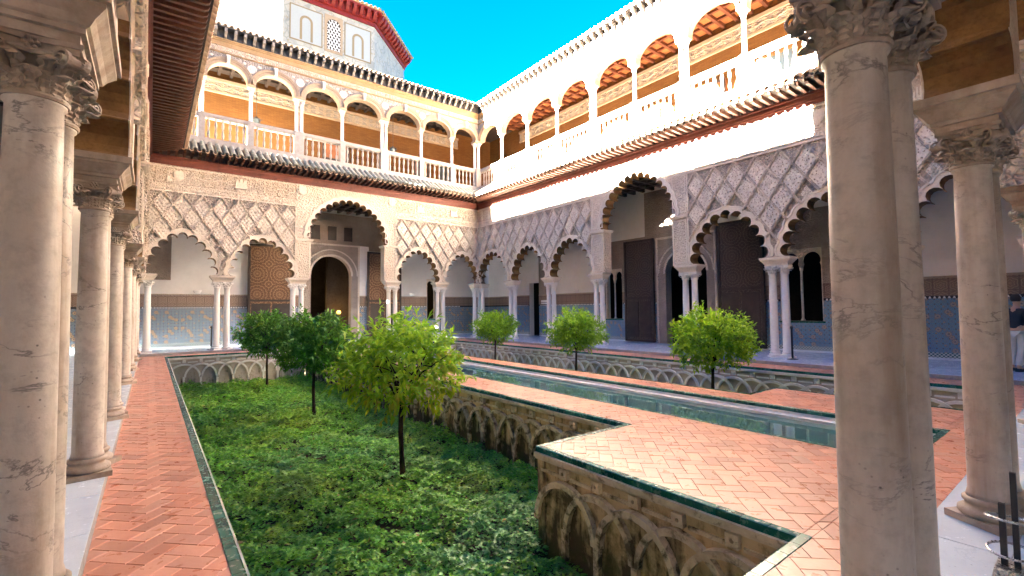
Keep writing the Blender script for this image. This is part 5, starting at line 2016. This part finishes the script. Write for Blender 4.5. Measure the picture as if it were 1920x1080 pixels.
MB().box(-12.3, 7.0, 33.7, 60.3, 30, 30.5).build('roof_slab', 'clay_rooftile', wb2)

# ------------------------------------------------------------------ small things
def lantern(label, x, y, z, drop):
    o = thing('hanging_lantern', label, 'lantern', (x, y, z), 0, 'iron lanterns hung in the upper gallery')
    MB().tube([(0, 0, .62), (0, 0, .62 + drop)], .012, 6).build('chain', 'iron', o)
    b = MB()
    b.lathe([(.02, .62), (.05, .58), (.17, .5), (.19, .46), (.17, .44)], 6)
    for k in range(6):
        a = k * math.pi / 3
        b.tube([(.17 * math.cos(a), .17 * math.sin(a), .45), (.13 * math.cos(a), .13 * math.sin(a), .08)], .012, 5)
        b.tube([(.17 * math.cos(a), .17 * math.sin(a), .45), (.25 * math.cos(a), .25 * math.sin(a), .48), (.24 * math.cos(a), .24 * math.sin(a), .54)], .012, 5)
    b.lathe([(.001, 0), (.06, .03), (.13, .08), (.14, .10), (.12, .10)], 6)
    b.build('frame', 'iron', o)
    MB().lathe([(.11, .1), (.15, .44)], 6, cap=False).build('glass', 'window_glass', o)
    return o
lantern('iron lantern hung in the far upper gallery nearer the dark eave', 3.75, 24.4, 10.25, 2.4)
lantern('iron lantern hung in the far upper gallery nearer the corner', 10.55, 24.4, 10.25, 2.4)

mwA, mwB = Matrix.Translation((XL, YF, 0)), Matrix.Translation((XR, YF, 0)) @ Matrix.Rotation(R(-90), 4, 'Z')
wall_lamp(mwA, 2.1, YBA - .13, 2.49, 'white bowl uplight left of the carved door leaf in the far gallery')
wall_lamp(mwA, 12.7, YBA - .13, 2.49, 'white bowl uplight beside the twin window in the far gallery')
wall_lamp(mwB, 3.7, YBB - .13, 2.49, 'white bowl uplight in the long gallery nearest the corner')
wall_lamp(mwB, 5.6, YBB - .13, 2.49, 'white bowl uplight in the long gallery second from the corner')

def post(label, x, y, h, grp):
    o = thing('barrier_post', label, 'post', (x, y, Z0), 0, grp)
    MB().lathe([(.15, 0), (.15, .012), (.04, .03), (.03, .04)], 18).build('foot', 'iron', o, True)
    MB().lathe([(.028, .03), (.028, h - .08), (.04, h - .07), (.04, h - .02), (.02, h)], 14).build('pole', 'iron', o, True)
    return o
post('black barrier post beside the column pair of the far arcade', 2.02, 23.15, .98, 'black barrier posts')
post('black barrier post on the blue-white marble beside the right arcade', 14.95, 5.86, .98, 'black barrier posts')

def stand(x, y):
    o = thing('barrier_stand', 'black twin-post stand with two steel rings on the marble close to the viewer', 'stand', (x, y, Z0))
    MB().box(-.09, .09, -.075, .075, 0, .055, .01, .01).build('foot', 'steel', o)
    MB().box(-.016, .010, -.035, -.009, .05, .59).build('post', 'iron', o)
    MB().box(-.012, .016, .016, .044, .05, .40).build('post', 'iron', o)
    for zz, tl_ in ((.14, .10), (.32, -.15)):
        pts = [(.10 * math.cos(t), .10 * math.sin(t), zz + .10 * math.cos(t) * tl_) for t in [k * math.pi / 12 for k in range(25)]]
        MB().tube(pts, .0075, 8).build('ring', 'steel', o, True)
    return o
stand(3.92, .42)

def sign(label, m, w_, h_, mat, band):
    o = MB().box(-w_ / 2, w_ / 2, -.01, 0, -h_ / 2, h_ / 2).build('wall_sign', 'sign_white')
    o.matrix_world = m
    tag(o, label, 'sign')
    MB().box(-w_ / 2 + .012, w_ / 2 - .012, -.013, -.01, band[0], band[1]).build('sign_field', mat, o)
    return o
sign('small red and white sign behind the column pair of the right arcade', mwB @ Matrix.Translation((16.05 - .75, YBB - .05, 1.95)), .14, .36, 'sign_red', (-.08, .16))
sign('white information panel on the wall by the corner of the right gallery', mwB @ Matrix.Translation((3.0, YBB - .06, 2.05)), .55, .22, 'sign_grey', (-.05, .0))

# interior lamps glowing beyond the far portal
for k, (x, y, z, lb) in enumerate(((7.0, 28.3, 2.05, 'glowing amber lamp inside the dark far portal, nearer the carved door'), (8.55, 27.35, 1.55, 'glowing amber floor lamp inside the dark far portal by its jamb'))):
    o = MB().lathe([(.06, -.08), (.12, 0), (.10, .10), (.04, .14)], 12).build('glow_lamp', 'lamp_glow', None, True, loc=(x, y, z))
    tag(o, lb, 'lamp')
    pl = bpy.data.lights.new('lamp_light', 'POINT')
    pl.energy = (.5, .5)[k]
    pl.color = (1, .55, .15)
    pl.shadow_soft_size = .15
    lo = bpy.data.objects.new('lamp_light', pl)
    COL.objects.link(lo)
    lo.parent = o
    lo.location = (0, -.35, .15)

# a visitor in the right gallery at the picture's edge
def person(label, x, y, rz):
    o = thing('person', label, 'person', (x, y, Z0), rz)
    def skin_mesh(name, verts, edges, rad, mat):
        me = bpy.data.meshes.new(name)
        me.from_pydata(verts, edges, [])
        me.materials.append(M[mat])
        p = ob(name, me, o)
        md = p.modifiers.new('s', 'SKIN')
        for i, r_ in enumerate(rad):
            me.skin_vertices[0].data[i].radius = r_ if hasattr(r_, '__len__') else (r_, r_)
        me.skin_vertices[0].data[0].use_root = True
        md.use_smooth_shade = True
        p.modifiers.new('u', 'SUBSURF').levels = 1
        p.modifiers['u'].render_levels = 2
        return p
    # body: pelvis, chest, neck, head, arms folded low, legs in a short stride
    v = [(0, 0, .95), (0, .01, 1.15), (0, .0, 1.38), (0, -.01, 1.49), (0, -.03, 1.56), (0, -.035, 1.66), (0, -.03, 1.73),
         (.18, 0, 1.40), (.24, .03, 1.14), (.15, -.16, 1.02), (.09, -.21, 1.03), (-.18, 0, 1.40), (-.24, .03, 1.14), (-.16, -.15, 1.04), (-.10, -.21, 1.05),
         (.10, 0, .88), (.11, -.05, .48), (.11, .04, .09), (.12, -.10, .04), (-.10, 0, .88), (-.10, .03, .48), (-.10, .16, .10), (-.10, .03, .04)]
    e = [(0, 1), (1, 2), (2, 3), (3, 4), (4, 5), (5, 6), (2, 7), (7, 8), (8, 9), (9, 10), (2, 11), (11, 12), (12, 13), (13, 14), (0, 15), (15, 16), (16, 17), (17, 18), (0, 19), (19, 20), (20, 21), (21, 22)]
    rad = [(.15, .11), (.14, .10), (.14, .10), .055, .06, (.075, .095), (.06, .075), .055, .042, .034, .03, .055, .042, .034, .03, .085, .06, .045, .035, .085, .06, .045, .035]
    skin_mesh('body', v, e, rad, 'skin')
    jv = [(0, 0, .93), (0, .01, 1.15), (0, 0, 1.38), (0, -.005, 1.46), (.185, 0, 1.40), (.245, .03, 1.14), (.165, -.15, 1.025), (-.185, 0, 1.40), (-.245, .03, 1.14), (-.17, -.14, 1.045)]
    skin_mesh('jacket', jv, [(0, 1), (1, 2), (2, 3), (2, 4), (4, 5), (5, 6), (2, 7), (7, 8), (8, 9)], [(.175, .13), (.165, .12), (.165, .12), .075, .07, .056, .046, .07, .056, .046], 'jacket')
    skin_mesh('trousers', [(0, 0, .94), (.10, 0, .86), (.11, -.05, .48), (.11, .035, .11), (-.10, 0, .86), (-.10, .03, .48), (-.10, .155, .12)], [(0, 1), (1, 2), (2, 3), (0, 4), (4, 5), (5, 6)], [(.16, .12), .10, .076, .066, .10, .076, .066], 'trousers')
    for sx, yy in ((.115, -.04), (-.10, .10)):
        b = MB().box(sx - .045, sx + .045, yy - .17, yy + .10, 0, .075, .012, .02)
        b.build('shoe', 'shoe', o)
    h = MB()
    h.lathe([(.075, 1.62), (.092, 1.66), (.094, 1.71), (.075, 1.765), (.04, 1.79), (.001, 1.795)], 14, (0, -.012, 0))
    h.build('hair', 'hair', o, True)
    fc = MB()
    for sx in (-.03, .03):
        fc.lathe([(.001, -.008), (.008, 0), (.001, .008)], 8, (sx, -.125, 1.665), False)
    fc.build('eyes', 'hair', o)
    ns = MB().tube([(0, -.12, 1.665), (0, -.145, 1.635), (0, -.125, 1.625)], [.008, .013, .009], 6)
    ns.build('nose', 'skin', o, True)
    return o
person('visitor in dark jacket and pale trousers at the picture edge in the right gallery', 16.0, 1.42, R(60))
